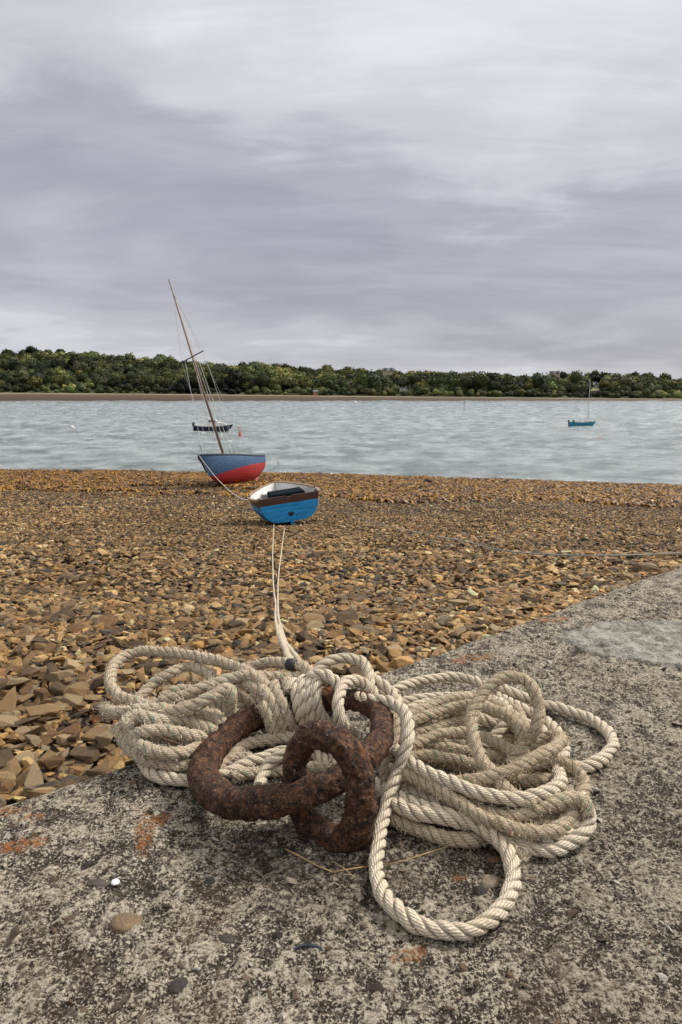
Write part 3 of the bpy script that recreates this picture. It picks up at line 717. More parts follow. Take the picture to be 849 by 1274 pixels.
def two_tone(name, low, high, a, bx, mid=None, band=.04, wear=.35, rough=.4):
    """paint that changes colour at a straight line across the hull"""
    m, nt, b = mat(name); t = N(nt, 'ShaderNodeTexCoord'); s = N(nt, 'ShaderNodeSeparateXYZ'); nt.links.new(t.outputs['Object'], s.inputs[0])
    k = mth(nt, 'SUBTRACT', s.outputs['Z'], mth(nt, 'ADD', mth(nt, 'MULTIPLY', s.outputs['X'], bx), a))
    up = mth(nt, 'GREATER_THAN', k, 0.0)
    mp = N(nt, 'ShaderNodeMapping'); nt.links.new(t.outputs['Object'], mp.inputs[0]); mp.inputs['Scale'].default_value = (1, 1, 6)
    f = noise(nt, 3.2, 8, .7, vec=mp.outputs[0]); f2 = noise(nt, 9, 8, .75, vec=mp.outputs[0])
    # clinker planks read as thin lines
    pl = mth(nt, 'FRACT', mth(nt, 'MULTIPLY', s.outputs['Z'], 9.0)); line = mth(nt, 'LESS_THAN', pl, .12)
    lo = mixc(nt, rampn(nt, f, [(.35, 0.0), (.7, 1.0)]), low, tuple(v * .55 for v in low)); hi = mixc(nt, rampn(nt, f, [(.3, 0.0), (.7, 1.0)]), high, tuple(v * .5 for v in high))
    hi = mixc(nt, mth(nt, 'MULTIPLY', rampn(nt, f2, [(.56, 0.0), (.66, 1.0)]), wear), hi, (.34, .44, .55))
    lo = mixc(nt, mth(nt, 'MULTIPLY', rampn(nt, f2, [(.60, 0.0), (.7, 1.0)]), wear * .6), lo, (.10, .05, .05))
    c = mixc(nt, up, lo, hi); c = mixc(nt, mth(nt, 'MULTIPLY', line, .45), c, (.02, .02, .03))
    nt.links.new(c, b.inputs['Base Color']); b.inputs['Roughness'].default_value = rough
    bump(nt, b, mth(nt, 'ADD', f2, mth(nt, 'MULTIPLY', pl, .6)), .4, .02); return m
def gunwale(H, side, w_, h_, off_z, name, matl, parent):
    """rail along the sheer: rectangular bar following the hull edge"""
    E_ = H[:, -1].copy(); E_[:, 1] *= side; V_, F_ = [], []
    for i in range(len(E_)):
        x, y, z = E_[i]; sg = side
        V_ += [(x, y + sg * w_ * .6, z - h_ / 2 + off_z), (x, y + sg * w_ * .6, z + h_ / 2 + off_z), (x, y - sg * w_ * .4, z + h_ / 2 + off_z), (x, y - sg * w_ * .4, z - h_ / 2 + off_z)]
    for i in range(len(E_) - 1):
        for k_ in range(4): F_.append((4 * i + k_, 4 * i + (k_ + 1) % 4, 4 * i + 4 + (k_ + 1) % 4, 4 * i + 4 + k_))
    F_ += [(0, 1, 2, 3), (len(V_) - 4, len(V_) - 3, len(V_) - 2, len(V_) - 1)]
    return obj_np(name, V_, F_, matl, parent)
M_WOOD = paint('varnished_wood', (.115, .048, .026), .45, .4, (.26, .15, .08), 14)
M_WOODL = paint('bleached_wood', (.36, .24, .15), .65, .5, (.20, .12, .07), 18)
M_WHITE = paint('white_paint', (.74, .74, .72), .5, .35, (.36, .36, .33), 7)
M_NAVY = paint('navy_paint', (.012, .018, .045), .4, .15, (.05, .06, .08), 5)
M_BLACK = flat('black_plastic', (.018, .018, .02), .5)
M_DARK, nt_, b_d = mat('matt_black'); b_d.inputs['Base Color'].default_value = (.010, .014, .018, 1); b_d.inputs['Roughness'].default_value = 1; b_d.inputs['Specular IOR Level'].default_value = .05
M_SKYB = paint('bright_blue_paint', (.018, .30, .72), .4, .3, (.02, .12, .33), 6)
M_REDP = paint('red_paint', (.52, .03, .035), .5, .4, (.35, .10, .09), 10)
M_PINK = paint('faded_red_paint', (.60, .12, .13), .6, .5, (.35, .10, .09), 10)
M_WIRE = flat('rigging_wire', (.42, .42, .42), .5, .3)

def orient(o, p, fwd, heel, pitch=0.0):
    """fwd: bow direction in plan; heel > 0 leans to starboard"""
    f_ = Vector((fwd[0], fwd[1], 0)).normalized(); l_ = Vector((-f_.y, f_.x, 0)); u_ = Vector((0, 0, 1))
    B_ = Matrix((f_, l_, u_)).transposed()
    o.matrix_world = Matrix.Translation(p) @ (B_ @ Matrix.Rotation(-pitch, 3, 'Y') @ Matrix.Rotation(heel, 3, 'X')).to_4x4()

# -- red and blue sailing boat aground
SD = 36.5
sb = empty('sailing_boat'); tag(sb, 'blue and red wooden sailing boat leaning on the shingle, its tall mast tilted', 'sailboat')
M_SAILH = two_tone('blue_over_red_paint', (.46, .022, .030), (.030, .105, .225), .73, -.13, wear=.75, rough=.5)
L_, B_, D_ = 5.3, 2.0, 1.30
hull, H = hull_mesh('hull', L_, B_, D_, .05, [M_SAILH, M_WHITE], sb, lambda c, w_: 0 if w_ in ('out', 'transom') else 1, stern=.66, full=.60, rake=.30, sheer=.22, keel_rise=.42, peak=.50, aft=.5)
for s_ in (-1, 1): gunwale(H, s_, .07, .06, .01, 'gunwale', M_BLACK, sb)
dk = hull_pts(L_ - .06, B_ - .06, D_, stern=.66, full=.60, rake=.30, sheer=.22, keel_rise=.42, peak=.50, aft=.5)[:, -1]
dv = []; 
for p in dk: dv += [(p[0], p[1], p[2] - .05), (p[0], 0, p[2] + .0), (p[0], -p[1], p[2] - .05)]
obj_np('deck', dv, np.concatenate([[(3 * i, 3 * i + 1, 3 * i + 4, 3 * i + 3), (3 * i + 1, 3 * i + 2, 3 * i + 5, 3 * i + 4)] for i in range(len(dk) - 1)]), M_WOODL, sb)
kl = MB(); kl.prism([(-2.1, .45), (1.1, .25), (.9, -.02), (-.2, -.16), (-1.8, -.24), (-2.2, -.2)], -.05, .05); kl.build('keel', M_PINK, sb)
MB().prism([(-2.80, .62), (-2.66, .62), (-2.64, 1.36), (-2.80, 1.42), (-2.88, .8)], -.025, .025).build('rudder', M_BLACK, sb)
MB().prism([(2.45, .72), (2.58, .66), (2.86, 1.60), (2.72, 1.64)], -.045, .045).build('stem_post', M_BLACK, sb)
mh = 12.1
mast = MB().tube([(.55, 0, .6), (.55, 0, mh * .5), (.50, 0, mh)], [.072, .062, .03], 10).build('mast', paint('mast_wood', (.20, .135, .09), .5, .4, (.12, .07, .05), 8, streak=(1, 1, .2)), sb, True)
MB().tube([(.55, 0, 1.15), (.55, 0, 1.5)], [.12, .10], 10).build('mast_collar', M_REDP, mast)
SPZ = 7.45
MB().tube([(.55, -.80, SPZ), (.55, .80, SPZ)], .032, 6).build('spreader', M_BLACK, mast)
for s_ in (-1, 1):
    MB().tube([(.5, 0, 11.3), (.55, s_ * .78, SPZ), (.45, s_ * .84, 1.25)], .009, 4).build('shroud', M_WIRE, sb)
    MB().tube([(.55, 0, SPZ - .1), (.15, s_ * .84, 1.22)], .009, 4).build('shroud', M_WIRE, sb)
MB().tube([(.5, 0, 11.6), (2.45, 0, 1.5)], .009, 4).build('forestay', M_WIRE, sb)
MB().tube([(.5, 0, 11.6), (-2.2, 0, 1.3)], .009, 4).build('backstay', M_WIRE, sb)
for x_, y_ in ((.48, .1), (.5, -.12), (.42, .2)): MB().tube([(x_, y_ * .3, 10.9), (x_ - .1, y_ * 2.2, 1.3)], .010, 4).build('halyard', M_LINE, mast)
for x_ in (-1.3, -1.05): MB().tube([(x_, .6, 1.15), (x_ - .1, .62, 1.95)], .014, 5).build('guard_post', M_BLACK, sb)
MB().tube([(2.3, -.05, 1.4), (2.34, -.08, 2.3)], .013, 5).build('bow_pin', M_BLACK, sb)
MB().box((1.9, 0, 1.42), (.5, .3, .12), bevel=.03).build('windlass', M_BLACK, sb)
ps = at_beach(297, 604); SHD = (-.42, -.91)
orient(sb, Vector((ps.x - .02, ps.y, ps.z + .10)), SHD, R(22.5), R(5.5))

# -- blue dinghy
dg = empty('rowing_dinghy'); tag(dg, 'small bright blue dinghy with varnished top plank and heart on its stern', 'dinghy')
L_, B_, D_ = 2.55, 1.66, .60
M_DIN = two_tone('blue_dinghy_paint', (.020, .36, .82), (.115, .045, .026), .50, .02, wear=.2)
M_IN = M_WHITE
hull, H = hull_mesh('hull', L_, B_, D_, .03, [M_DIN, M_IN], dg, lambda c, w_: 0 if w_ in ('out', 'transom') else 1, stern=.84, full=.34, rake=.1, sheer=.16, keel_rise=.45, peak=.38)
for s_ in (-1, 1): gunwale(H, s_, .07, .045, .012, 'gunwale', M_WOODL, dg)
# transom board with sculling notch, brown top and blue below
yb, zt = H[0, -1, 1], H[0, -1, 2]
outl = [(H[0, j, 1], H[0, j, 2]) for j in range(H.shape[1])]
notch = [(.075 * math.cos(a), zt + .03 - .075 * math.sin(a)) for a in np.linspace(0, PI, 9)]
poly = [(y, z) for y, z in outl] + [(yb, zt + .03)] + notch + [(-yb, zt + .03)] + [(-y, z) for y, z in outl[::-1][:-1]]
MT = Matrix.Translation((-L_ / 2, 0, 0)) @ Matrix.Rotation(R(90), 4, 'Z')
MB().prism(poly, -.005, .035, MT).build('transom', two_tone('transom_paint', (.022, .40, .88), (.115, .045, .026), .51, .0, wear=.2), dg)
hp = []
for a in np.linspace(0, 2 * PI, 28, endpoint=False):
    hp.append((.0055 * 16 * math.sin(a) ** 3 * .8, .25 + .0055 * .8 * (13 * math.cos(a) - 5 * math.cos(2 * a) - 2 * math.cos(3 * a) - math.cos(4 * a))))
MB().prism(hp, .035, .041, MT).build('heart_mark', M_BLACK, dg)
for y_ in (-.12, .13): MB().lathe([(.014, 0), (.014, .008)], 10, Matrix.Translation((-L_ / 2 - .036, y_, .185)) @ Matrix.Rotation(R(-90), 4, 'Y')).build('bolt', M_BLACK, dg)
MB().prism([(-L_ / 2 - .05, -.10), (-L_ / 2 + .6, -.04), (-L_ / 2 + .7, .02), (-L_ / 2 - .03, .14), (-L_ / 2 - .05, .14)], -.03, .03).build('skeg', M_SKYB, dg)
def thwart(x, w_, z):
    hb = float(np.interp(x, H[:, -1, 0], H[:, -1, 1])) - .07; return MB().box((x, 0, z), (w_, 2 * hb, .025), bevel=.005)
thwart(-1.02, .30, .36).build('seat', M_WHITE, dg); thwart(.80, .42, .52).build('seat', M_WHITE, dg)
MB().box((.0, -.10, .50), (.80, .86, .23), bevel=.02).build('dark_box', M_DARK, dg)  # solid matt black box set between the two seats
for s_ in (-1, 1):
    x_ = -.15; hb = float(np.interp(x_, H[:, -1, 0], H[:, -1, 1]))
    MB().tube([(x_, s_ * hb, .60), (x_, s_ * hb, .69)], .012, 6).box((x_, s_ * hb, .63), (.16, .05, .03), bevel=.005).build('rowlock', M_BLACK, dg)
MB().box((-1.1, -.68, .66), (.12, .08, .06), bevel=.01).build('cleat', M_BLACK, dg); MB().box((-1.1, .68, .66), (.12, .07, .05), bevel=.01).build('cleat', M_WOOD, dg)
pd = at_beach(352, 653)
orient(dg, Vector((pd.x - .02, pd.y + .9, pd.z + .06)), (-.22, 1), R(-7), R(-1))

# -- motor boat
mb_ = empty('motor_boat'); tag(mb_, 'small navy motor boat with white cabin moored beyond the leaning mast', 'motorboat')
hull, H = hull_mesh('hull', 5.4, 2.0, 1.0, .05, [M_NAVY, M_WHITE], mb_, lambda c, w_: 0 if w_ in ('out', 'transom') else 1, stern=.85, full=.5, rake=.5, sheer=.30, keel_rise=.55)
dk = H[:, -1]; dv = []
for p in dk: dv += [(p[0], p[1] * .98, p[2] - .03), (p[0], 0, p[2] + .02), (p[0], -p[1] * .98, p[2] - .03)]
obj_np('deck', dv, np.concatenate([[(3 * i, 3 * i + 1, 3 * i + 4, 3 * i + 3), (3 * i + 1, 3 * i + 2, 3 * i + 5, 3 * i + 4)] for i in range(len(dk) - 1)]), M_WHITE, mb_)
for s_ in (-1, 1): gunwale(H, s_, .10, .12, .0, 'gunwale', M_WHITE, mb_)
cb = MB().prism([(-.9, .95), (2.0, 1.20), (1.4, 1.45), (.7, 1.50), (.3, 1.98), (-.75, 2.0)], -.62, .62).build('cabin', M_WHITE, mb_)
for s_ in (-1, 1): MB().prism([(-.62, 1.55), (.38, 1.55), (.20, 1.85), (-.58, 1.87)], s_ * .622, s_ * .64).build('side_window', M_PANE, cb)
MB().box((-2.85, 0, 1.25), (.34, .32, .55), bevel=.06).box((-2.82, 0, .5), (.16, .12, 1.2)).build('outboard_motor', M_BLACK, mb_)
MB().tube([(1.2, -.3, 1.4), (1.25, -.3, 1.62), (2.6, 0, 1.70), (1.25, .3, 1.62), (1.2, .3, 1.4)], .02, 5).build('bow_rail', M_WIRE, mb_)
pm_ = at(266, 537, WATER); orient(mb_, Vector((pm_.x, pm_.y, WATER - .18)), (1, .12), 0)

# -- distant turquoise sailing boat
tb = empty('sailing_boat'); tag(tb, 'turquoise sailing boat with bare upright mast moored out on the water', 'sailboat')
M_TURQ = paint('turquoise_paint', (.015, .26, .42), .4, .15, (.02, .15, .25), 4)
hull, H = hull_mesh('hull', 4.3, 1.6, .85, .05, [M_TURQ, M_WHITE], tb, lambda c, w_: 0 if w_ in ('out', 'transom') else 1, stern=.8, full=.5, rake=.35, sheer=.2)
dk = H[:, -1]; dv = []
for p in dk: dv += [(p[0], p[1] * .98, p[2] - .03), (p[0], 0, p[2] + .02), (p[0], -p[1] * .98, p[2] - .03)]
obj_np('deck', dv, np.concatenate([[(3 * i, 3 * i + 1, 3 * i + 4, 3 * i + 3), (3 * i + 1, 3 * i + 2, 3 * i + 5, 3 * i + 4)] for i in range(len(dk) - 1)]), M_WHITE, tb)
for s_ in (-1, 1): gunwale(H, s_, .05, .05, .01, 'gunwale', M_BLACK, tb)
MB().prism([(.1, .85), (1.6, .95), (1.3, 1.15), (.2, 1.25)], -.5, .5).build('cuddy', M_WHITE, tb)
M_ALU = flat('aluminium', (.55, .55, .55), .4, .5)
MB().tube([(.95, 0, .8), (.95, 0, 8.0)], [.055, .035], 8).build('mast', M_ALU, tb)
MB().tube([(.9, 0, 1.75), (-.9, 0, 1.80)], [.05, .04], 6).build('boom', M_WHITE, tb)
MB().box((-2.30, 0, 1.10), (.26, .26, .42), bevel=.05).box((-2.28, 0, .5), (.12, .1, .9)).build('outboard_motor', M_BLACK, tb)
MB().box((-1.45, 0, 1.05), (.35, .35, .55), bevel=.1).build('fuel_tank', M_BLACK, tb)
for a in ((2.05, 0, 1.0), (-2.0, 0, .9)): MB().tube([(.95, 0, 7.8), a], .012, 4).build('stay', M_WIRE, tb)
pt = at(724, 530, WATER); orient(tb, Vector((pt.x, pt.y, WATER - .25)), (1, -.05), 0)

# -- buoys, marks, sticks
def buoy(px, py, r, matl, label, kind):
    p = at(px, py, WATER); o_ = empty('buoy', (p.x, p.y, WATER)); tag(o_, label, 'buoy', 'mooring buoys on the water')
    if kind == 'cone': MB().lathe([(.001, -.4 * r), (r, -.2 * r), (r * 1.05, 0), (r * .75, r * .5), (r * .3, r * 1.9), (r * .12, r * 2.1)], 14).build('float', matl, o_, True)
    else: MB().lathe([(r * math.sin(a), -r * math.cos(a) * .9 + r * .35) for a in np.linspace(.02, PI - .02, 10)], 14).build('float', matl, o_, True)
    MB().tube([(0, 0, r), (0, 0, r * (2.4 if kind == 'cone' else 1.7))], r * .08, 6).build('ring_post', M_BLACK, o_)
M_BUOYR = paint('red_buoy_skin', (.42, .04, .03), .5, .2, (.2, .05, .04), 5); M_BUOYW = paint('white_buoy_skin', (.72, .70, .66), .5, .2, (.4, .4, .35), 5)
M_BUOYO = paint('orange_buoy_skin', (.55, .16, .10), .5, .2, (.3, .1, .05), 5)
buoy(299, 543, .32, M_BUOYR, 'red conical buoy floating beside the navy motor boat', 'cone')
buoy(298, 534, .24, M_BUOYO, 'small orange round buoy at the bow of the navy motor boat', 'ball')
buoy(90, 533, .38, M_BUOYW, 'white round buoy alone on open water off the leaning mast', 'ball')
buoy(746, 547, .22, M_BUOYR, 'small red ball buoy near the turquoise sailing boat', 'ball')
buoy(548, 530, .20, M_BUOYW, 'small white buoy in mid channel', 'ball')
buoy(442, 501.5, 1.2, M_BUOYW, 'white buoy far off below the opposite shore', 'ball')
p = at(577.5, 512, WATER); MB().tube([(0, 0, -1), (0, 0, 3.0)], .14, 8).box((0, 0, 3.1), (.5, .1, .5)).build('channel_post', M_WIRE).location = p
tag(bpy.data.objects['channel_post'], 'thin post standing out of the water in mid channel', 'post')
p = at_beach(343, 585); o = MB().tube([(0, 0, -.2), (.05, 0, .3), (.1, 0, .55)], [.03, .025, .015], 6).tube([(.05, 0, .3), (-.05, .02, .45)], .014, 5).build('stick', M_BLACK); o.location = p + Vector((0, 1.5, 0))
tag(o, 'dark stick poking up at the water edge behind the dinghy', 'stick')
def rock(px, py, w_, h_, label, seed):
    p = at_beach(px, py); n = fbm(ICV2[:, 0] * 1.6 + seed, ICV2[:, 1] * 1.6, ICV2[:, 2] * 1.6, o=4, seed=seed)
    o = obj_np('rock', ICV2 * (1 + .7 * n)[:, None] * np.array([w_, w_ * .7, h_]), ICF2, M_ROCK); o.location = (p.x, p.y, p.z + h_ * .25); tag(o, label, 'rock', 'dark rocks at the water edge')
ico = bmesh.new(); bmesh.ops.create_icosphere(ico, subdivisions=4, radius=1.0); ico.verts.index_update()
ICV2 = np.array([v.co[:] for v in ico.verts]); ICF2 = np.array([[v.index for v in f.verts] for f in ico.faces]); ico.free()
M_ROCK = paint('weedy_rock', (.055, .042, .022), .7, .6, (.14, .08, .02), 9)
rock(95, 590, .42, .26, 'dark weed covered boulder at the water edge left of the boats', 1)
rock(533, 603, .34, .26, 'dark jagged boulder in the orange seaweed right of the dinghy', 2)
# larger single stones
def loner(px, py, w_, t_, c, label, rzz):
    p = at_beach(px, py); me_v, me_f = NEAR_T[t_]; o = obj_np('stone', me_v, me_f, stone_mat('lone_stone', [(0, c), (1, c)]))
    bm = bmesh.new(); bm.from_mesh(o.data); bmesh.ops.dissolve_limit(bm, angle_limit=R(14), verts=bm.verts[:], edges=bm.edges[:]); bmesh.ops.bevel(bm, geom=bm.edges[:], offset=.05, segments=2, affect='EDGES'); bm.to_mesh(o.data); bm.free()
    o.location = (p.x, p.y, p.z + .03); o.scale = (w_, w_, w_ * .8); o.rotation_euler = (0, .05, rzz); tag(o, label, 'stone')
loner(389, 779, .13, 3, (.46, .30, .15), 'smooth tan stone on the shingle right of the twin mooring lines', .5)
loner(800, 713, .24, 7, (.36, .26, .15), 'largest ochre stone on the shingle at the far end of the slipway edge', .2)

# ------------------------------------------------------------------ iron ring and eye
def sweep(C, rad, n=36, closed=True, rn=None):
    C = np.array(C); m_ = len(C); T = np.roll(C, -1, 0) - np.roll(C, 1, 0) if closed else np.gradient(C, axis=0)
    T /= np.linalg.norm(T, axis=1)[:, None]; c0 = C.mean(0); out = C - c0; Bn = np.cross(T, out)
    nb = Bn.mean(0); nb /= np.linalg.norm(nb); A_ = np.cross(nb, T); A_ /= np.linalg.norm(A_, axis=1)[:, None]; B2 = np.cross(T, A_)
    a = np.linspace(0, 2 * PI, n, endpoint=False); d = np.cos(a)[None, :, None] * A_[:, None] + np.sin(a)[None, :, None] * B2[:, None]
    base = C[:, None] + d * rad[:, None, None] if np.ndim(rad) else C[:, None] + d * rad
    disp = .0045 * fbm(base[..., 0] / .022, base[..., 1] / .022, base[..., 2] / .022, o=3, seed=401) + .0012 * fbm(base[..., 0] / .004, base[..., 1] / .004, base[..., 2] / .004, o=2, seed=405)
    fl_ = vnoise(base[..., 0] / .0085, base[..., 1] / .0085, base[..., 2] / .0085, seed=409); disp = disp + .0013 * np.tanh(fl_ * 7)
    V_ = base + d * disp[..., None]; F_ = grid_faces(m_ + (1 if closed else 0), n, True)
    if closed: F_ = F_ % (m_ * n)
    return V_.reshape(-1, 3), F_
a = np.linspace(0, 2 * PI, 560, endpoint=False)
RC = np.array([-.0743, .9831, .0665]); RR = .1425; nrm = np.array([-.2466, -.0183, 1.]); nrm /= np.linalg.norm(nrm)
e1_ = np.cross([0, 1, 0], nrm); e1_ /= np.linalg.norm(e1_); e2_ = np.cross(nrm, e1_)
def ringp(a_): return RC + RR * (np.cos(a_)[..., None] * e1_ + np.sin(a_)[..., None] * e2_)
RROD = .0198
Vr, Fr = sweep(ringp(a), RROD * (1 + .12 * np.cos(a - PI * 1.05)), 90)
ringo = obj_np('mooring_ring', Vr, Fr, M_RUST, smooth=True); tag(ringo, 'big round rusty iron mooring ring lying tilted with ropes tied to it', 'mooring ring')
lw, lh, ly = .0535, .0743, -.578
ca, sa = np.cos(a), np.sin(a); le = np.array([math.cos(ly), math.sin(ly), 0])
LC = np.array([-.0188, .8516, .0742]) + lw * (np.sign(ca) * abs(ca) ** .85)[:, None] * le + lh * (np.sign(sa) * abs(sa) ** .85)[:, None] * np.array([0, 0, 1.])
Vl, Fl = sweep(LC, .0188 * (1 + .10 * np.clip(-sa, 0, 1) + .07 * ca), 90)
eyeo = obj_np('iron_eye', Vl, Fl, M_RUST, smooth=True); tag(eyeo, 'upright rusty iron eye set in the concrete, holding the big ring', 'mooring eye')

# ------------------------------------------------------------------ ropes
def catmull(P_, ds):
    P_ = np.array(P_, float); P_ = np.concatenate([[2 * P_[0] - P_[1]], P_, [2 * P_[-1] - P_[-2]]]); out = []
    for i in range(1, len(P_) - 2):
        p0, p1, p2, p3 = P_[i - 1:i + 3]; t = [0]
        for a_, b_ in ((p0, p1), (p1, p2), (p2, p3)): t.append(t[-1] + max(np.linalg.norm(b_ - a_), 1e-5) ** .5)
        n = max(4, int(np.linalg.norm(p2 - p1) / ds * 1.2)); T = np.linspace(t[1], t[2], n, endpoint=False)[:, None]
        A1 = (t[1] - T) / (t[1] - t[0]) * p0 + (T - t[0]) / (t[1] - t[0]) * p1; A2 = (t[2] - T) / (t[2] - t[1]) * p1 + (T - t[1]) / (t[2] - t[1]) * p2
        A3 = (t[3] - T) / (t[3] - t[2]) * p2 + (T - t[2]) / (t[3] - t[2]) * p3
        B1 = (t[2] - T) / (t[2] - t[0]) * A1 + (T - t[0]) / (t[2] - t[0]) * A2; B2_ = (t[3] - T) / (t[3] - t[1]) * A2 + (T - t[1]) / (t[3] - t[1]) * A3
        out.append((t[2] - T) / (t[2] - t[1]) * B1 + (T - t[1]) / (t[2] - t[1]) * B2_)
    out = np.concatenate(out + [P_[-2:-1]])
    s = np.concatenate([[0], np.cumsum(np.linalg.norm(np.diff(out, axis=0), axis=1))]); n = max(4, int(s[-1] / ds))
    q = np.linspace(0, s[-1], n); return np.stack([np.interp(q, s, out[:, k_]) for k_ in range(3)], -1), q
NS = 36
def rope_geo(P3, r, pitch, groove, fuzzy, seed, ds=.0022, taper=False):
    C, q = catmull(P3, ds)
    if r > .006 and len(C) > 8:
        wn_ = np.stack([fbm(q / .045 + seed * 3.3 + 17 * k_, q * 0 + k_, o=2, seed=460 + k_) for k_ in range(3)], -1)
        C = C + wn_ * np.array([.0035, .0035, .0022]) * (1 if r < .0125 else 0)
    for _ in range(3): C[1:-1] = (C[:-2] + 2 * C[1:-1] + C[2:]) / 4
    T = np.gradient(C, axis=0); T /= np.linalg.norm(T, axis=1)[:, None]
    n0 = np.cross(T[0], [0, 0, 1.]); 
    if np.linalg.norm(n0) < .1: n0 = np.cross(T[0], [1., 0, 0])
    n0 /= np.linalg.norm(n0); Nn = [n0]
    for i in range(1, len(C)):
        v = Nn[-1] - T[i] * (Nn[-1] @ T[i]); Nn.append(v / np.linalg.norm(v))
    Nn = np.array(Nn); Bn = np.cross(T, Nn)
    th = np.linspace(0, 2 * PI, NS, endpoint=False); ph0 = 2 * PI * q / pitch + seed * 1.7
    # vertices ride with the strands so that the grooves stay crisp
    ang_ = th[None] + ph0[:, None]
    loc = (th * 3 / (2 * PI)) % 1.0; phi = loc * 2 - 1; sid = np.floor(th * 3 / (2 * PI) + 1e-6)
    prof = 1 - groove * np.abs(phi) ** 4.2
    prof = prof * (1 + .06 * np.cos(sid * 2.1))
    rr = r * prof[None] * (1 + .16 * fbm(q / .035 + seed * 7.7, q * 0 + .5, o=2, seed=470))[:, None]
    d = np.cos(ang_)[..., None] * Nn[:, None] + np.sin(ang_)[..., None] * Bn[:, None]
    V_ = C[:, None] + d * rr[..., None]
    nz_ = fbm(V_[..., 0] / .02 + seed, V_[..., 1] / .02, V_[..., 2] / .02, o=2, seed=441) * r * (.12 if not fuzzy else .22)
    if fuzzy: nz_ = nz_ + vnoise(V_[..., 0] / .0022, V_[..., 1] / .0022, V_[..., 2] / .0022, seed=447) * r * .16
    V_ = V_ + d * nz_[..., None]
    F_ = grid_faces(len(C), NS, True)
    uv_v = np.stack([((ang_ / (2 * PI))), np.broadcast_to(q[:, None], ang_.shape)], -1).reshape(-1, 2)
    # end caps as fans of quads
    o_ = len(C) * NS; Vf = np.concatenate([V_.reshape(-1, 3), C[:1], C[-1:]])
    caps = [(k_, o_, o_, (k_ + 1) % NS) for k_ in range(NS)]
    capq = [[o_, (k_ + 2) % NS, k_ + 1, k_] for k_ in range(0, NS - 1, 2)] + [[o_ + 1, o_ - NS + k_, o_ - NS + k_ + 1, o_ - NS + (k_ + 2) % NS] for k_ in range(0, NS - 1, 2)]
    F_ = np.concatenate([F_, np.array(capq)])
    uv_v = np.concatenate([uv_v, [[0, 0], [0, 0]]])
    ph = np.concatenate([np.tile(phi, len(C)), [0, 0]]); sd_ = np.concatenate([np.tile(sid, len(C)), [1, 1]])
    return Vf, F_, uv_v, ph, sd_, (C, Nn, Bn, T, r)
def fibres(paths, density, ln, seed, wd_=.00048):
    g = np.random.default_rng(seed); VV, FF = [], []; off = 0
    for (C, Nn, Bn, T, r) in paths:
        n = int(len(C) * density); i = g.integers(0, len(C), n); a_ = g.uniform(0, 2 * PI, n)
        d = np.cos(a_)[:, None] * Nn[i] + np.sin(a_)[:, None] * Bn[i]; p = C[i] + d * r * .88
        e = d * g.uniform(.25, 1, (n, 1)) + T[i] * g.normal(0, .8, (n, 1)) + g.normal(0, .35, (n, 3)); e /= np.linalg.norm(e, axis=1)[:, None]
        L = ln * g.uniform(.4, 1.4, (n, 1)); sd_ = np.cross(e, g.normal(size=(n, 3))); sd_ /= np.linalg.norm(sd_, axis=1)[:, None]
        m1 = p + e * L * .5 + g.normal(0, .12, (n, 3)) * L; tip = m1 + (e + g.normal(0, .6, (n, 3))) * L * .4
        q_ = np.stack([p - sd_ * wd_, p + sd_ * wd_, m1 + sd_ * wd_ * .8, m1 - sd_ * wd_ * .8, tip + sd_ * wd_ * .4, tip - sd_ * wd_ * .4], 1).reshape(-1, 3)
        b0 = np.arange(n)[:, None] * 6 + off; VV.append(q_); FF.append(np.concatenate([b0 + np.array([[0, 1, 2, 3]]), b0 + np.array([[3, 2, 4, 5]])])); off += n * 6
    return np.concatenate(VV), np.concatenate(FF)
def rope_obj(name, segs, r, pitch, groove, matl, label, fuzz=0, fmat=None, fln=.004, seed=0, cat='rope'):
    VV, FF, UU, PH, SD, paths = [], [], [], [], [], []; off = 0
    for k_, sg in enumerate(segs):
        rr_ = r
        if isinstance(sg, tuple) and len(sg) == 2 and isinstance(sg[0], (int, float)): rr_, sg = sg[0], sg[1]
        v, f_, u_, p_, s_, pa = rope_geo(sg, rr_, pitch, groove, fuzz > 0, k_ + seed)
        VV.append(v); FF.append(f_ + off); UU.append(u_); PH.append(p_); SD.append(s_); off += len(v); paths.append(pa)
    F_ = np.concatenate(FF); o = obj_np(name, np.concatenate(VV), F_, matl, smooth=True)
    UVs = np.concatenate(UU); ul = o.data.uv_layers.new(name='UVMap'); ul.data.foreach_set('uv', UVs[F_.ravel()].astype(np.float32).ravel())
    vattr(o, 'strand', np.concatenate(PH)); vattr(o, 'sid', np.concatenate(SD)); tag(o, label, cat)
    if fuzz:
        v, f_ = fibres(paths, fuzz, fln, seed + 9); obj_np('loose_fibres', v, f_, fmat or M_FIBRE, o)
    return o
def tr(pts): return [tuple(at(x, y, z)) for x, y, z in pts]

RP = .0098
# turns round the back of the ring
def wraps(a0, a1, n, r_out, hang=.35, phase=0.0, ends=(0, 0)):
    out = []; m_ = int(n * 22)
    for k_ in range(m_ + 1):
        t = k_ / m_; aa = R(a0 + (a1 - a0) * t); c = ringp(np.array(aa)); tn = ringp(np.array(aa + .01)) - c; tn /= np.linalg.norm(tn)
        rad = c - RC; rad /= np.linalg.norm(rad); up = np.cross(rad, tn); up = up if up[2] > 0 else -up
        w_ = 2 * PI * n * t + phase; ro = r_out
        cx, cy = math.cos(w_), math.sin(w_)
        out.append(tuple(c + rad * cx * ro * 1.05 + up * cy * (ro * (1 + (.25 * hang if cy > 0 else hang)))))
    return out
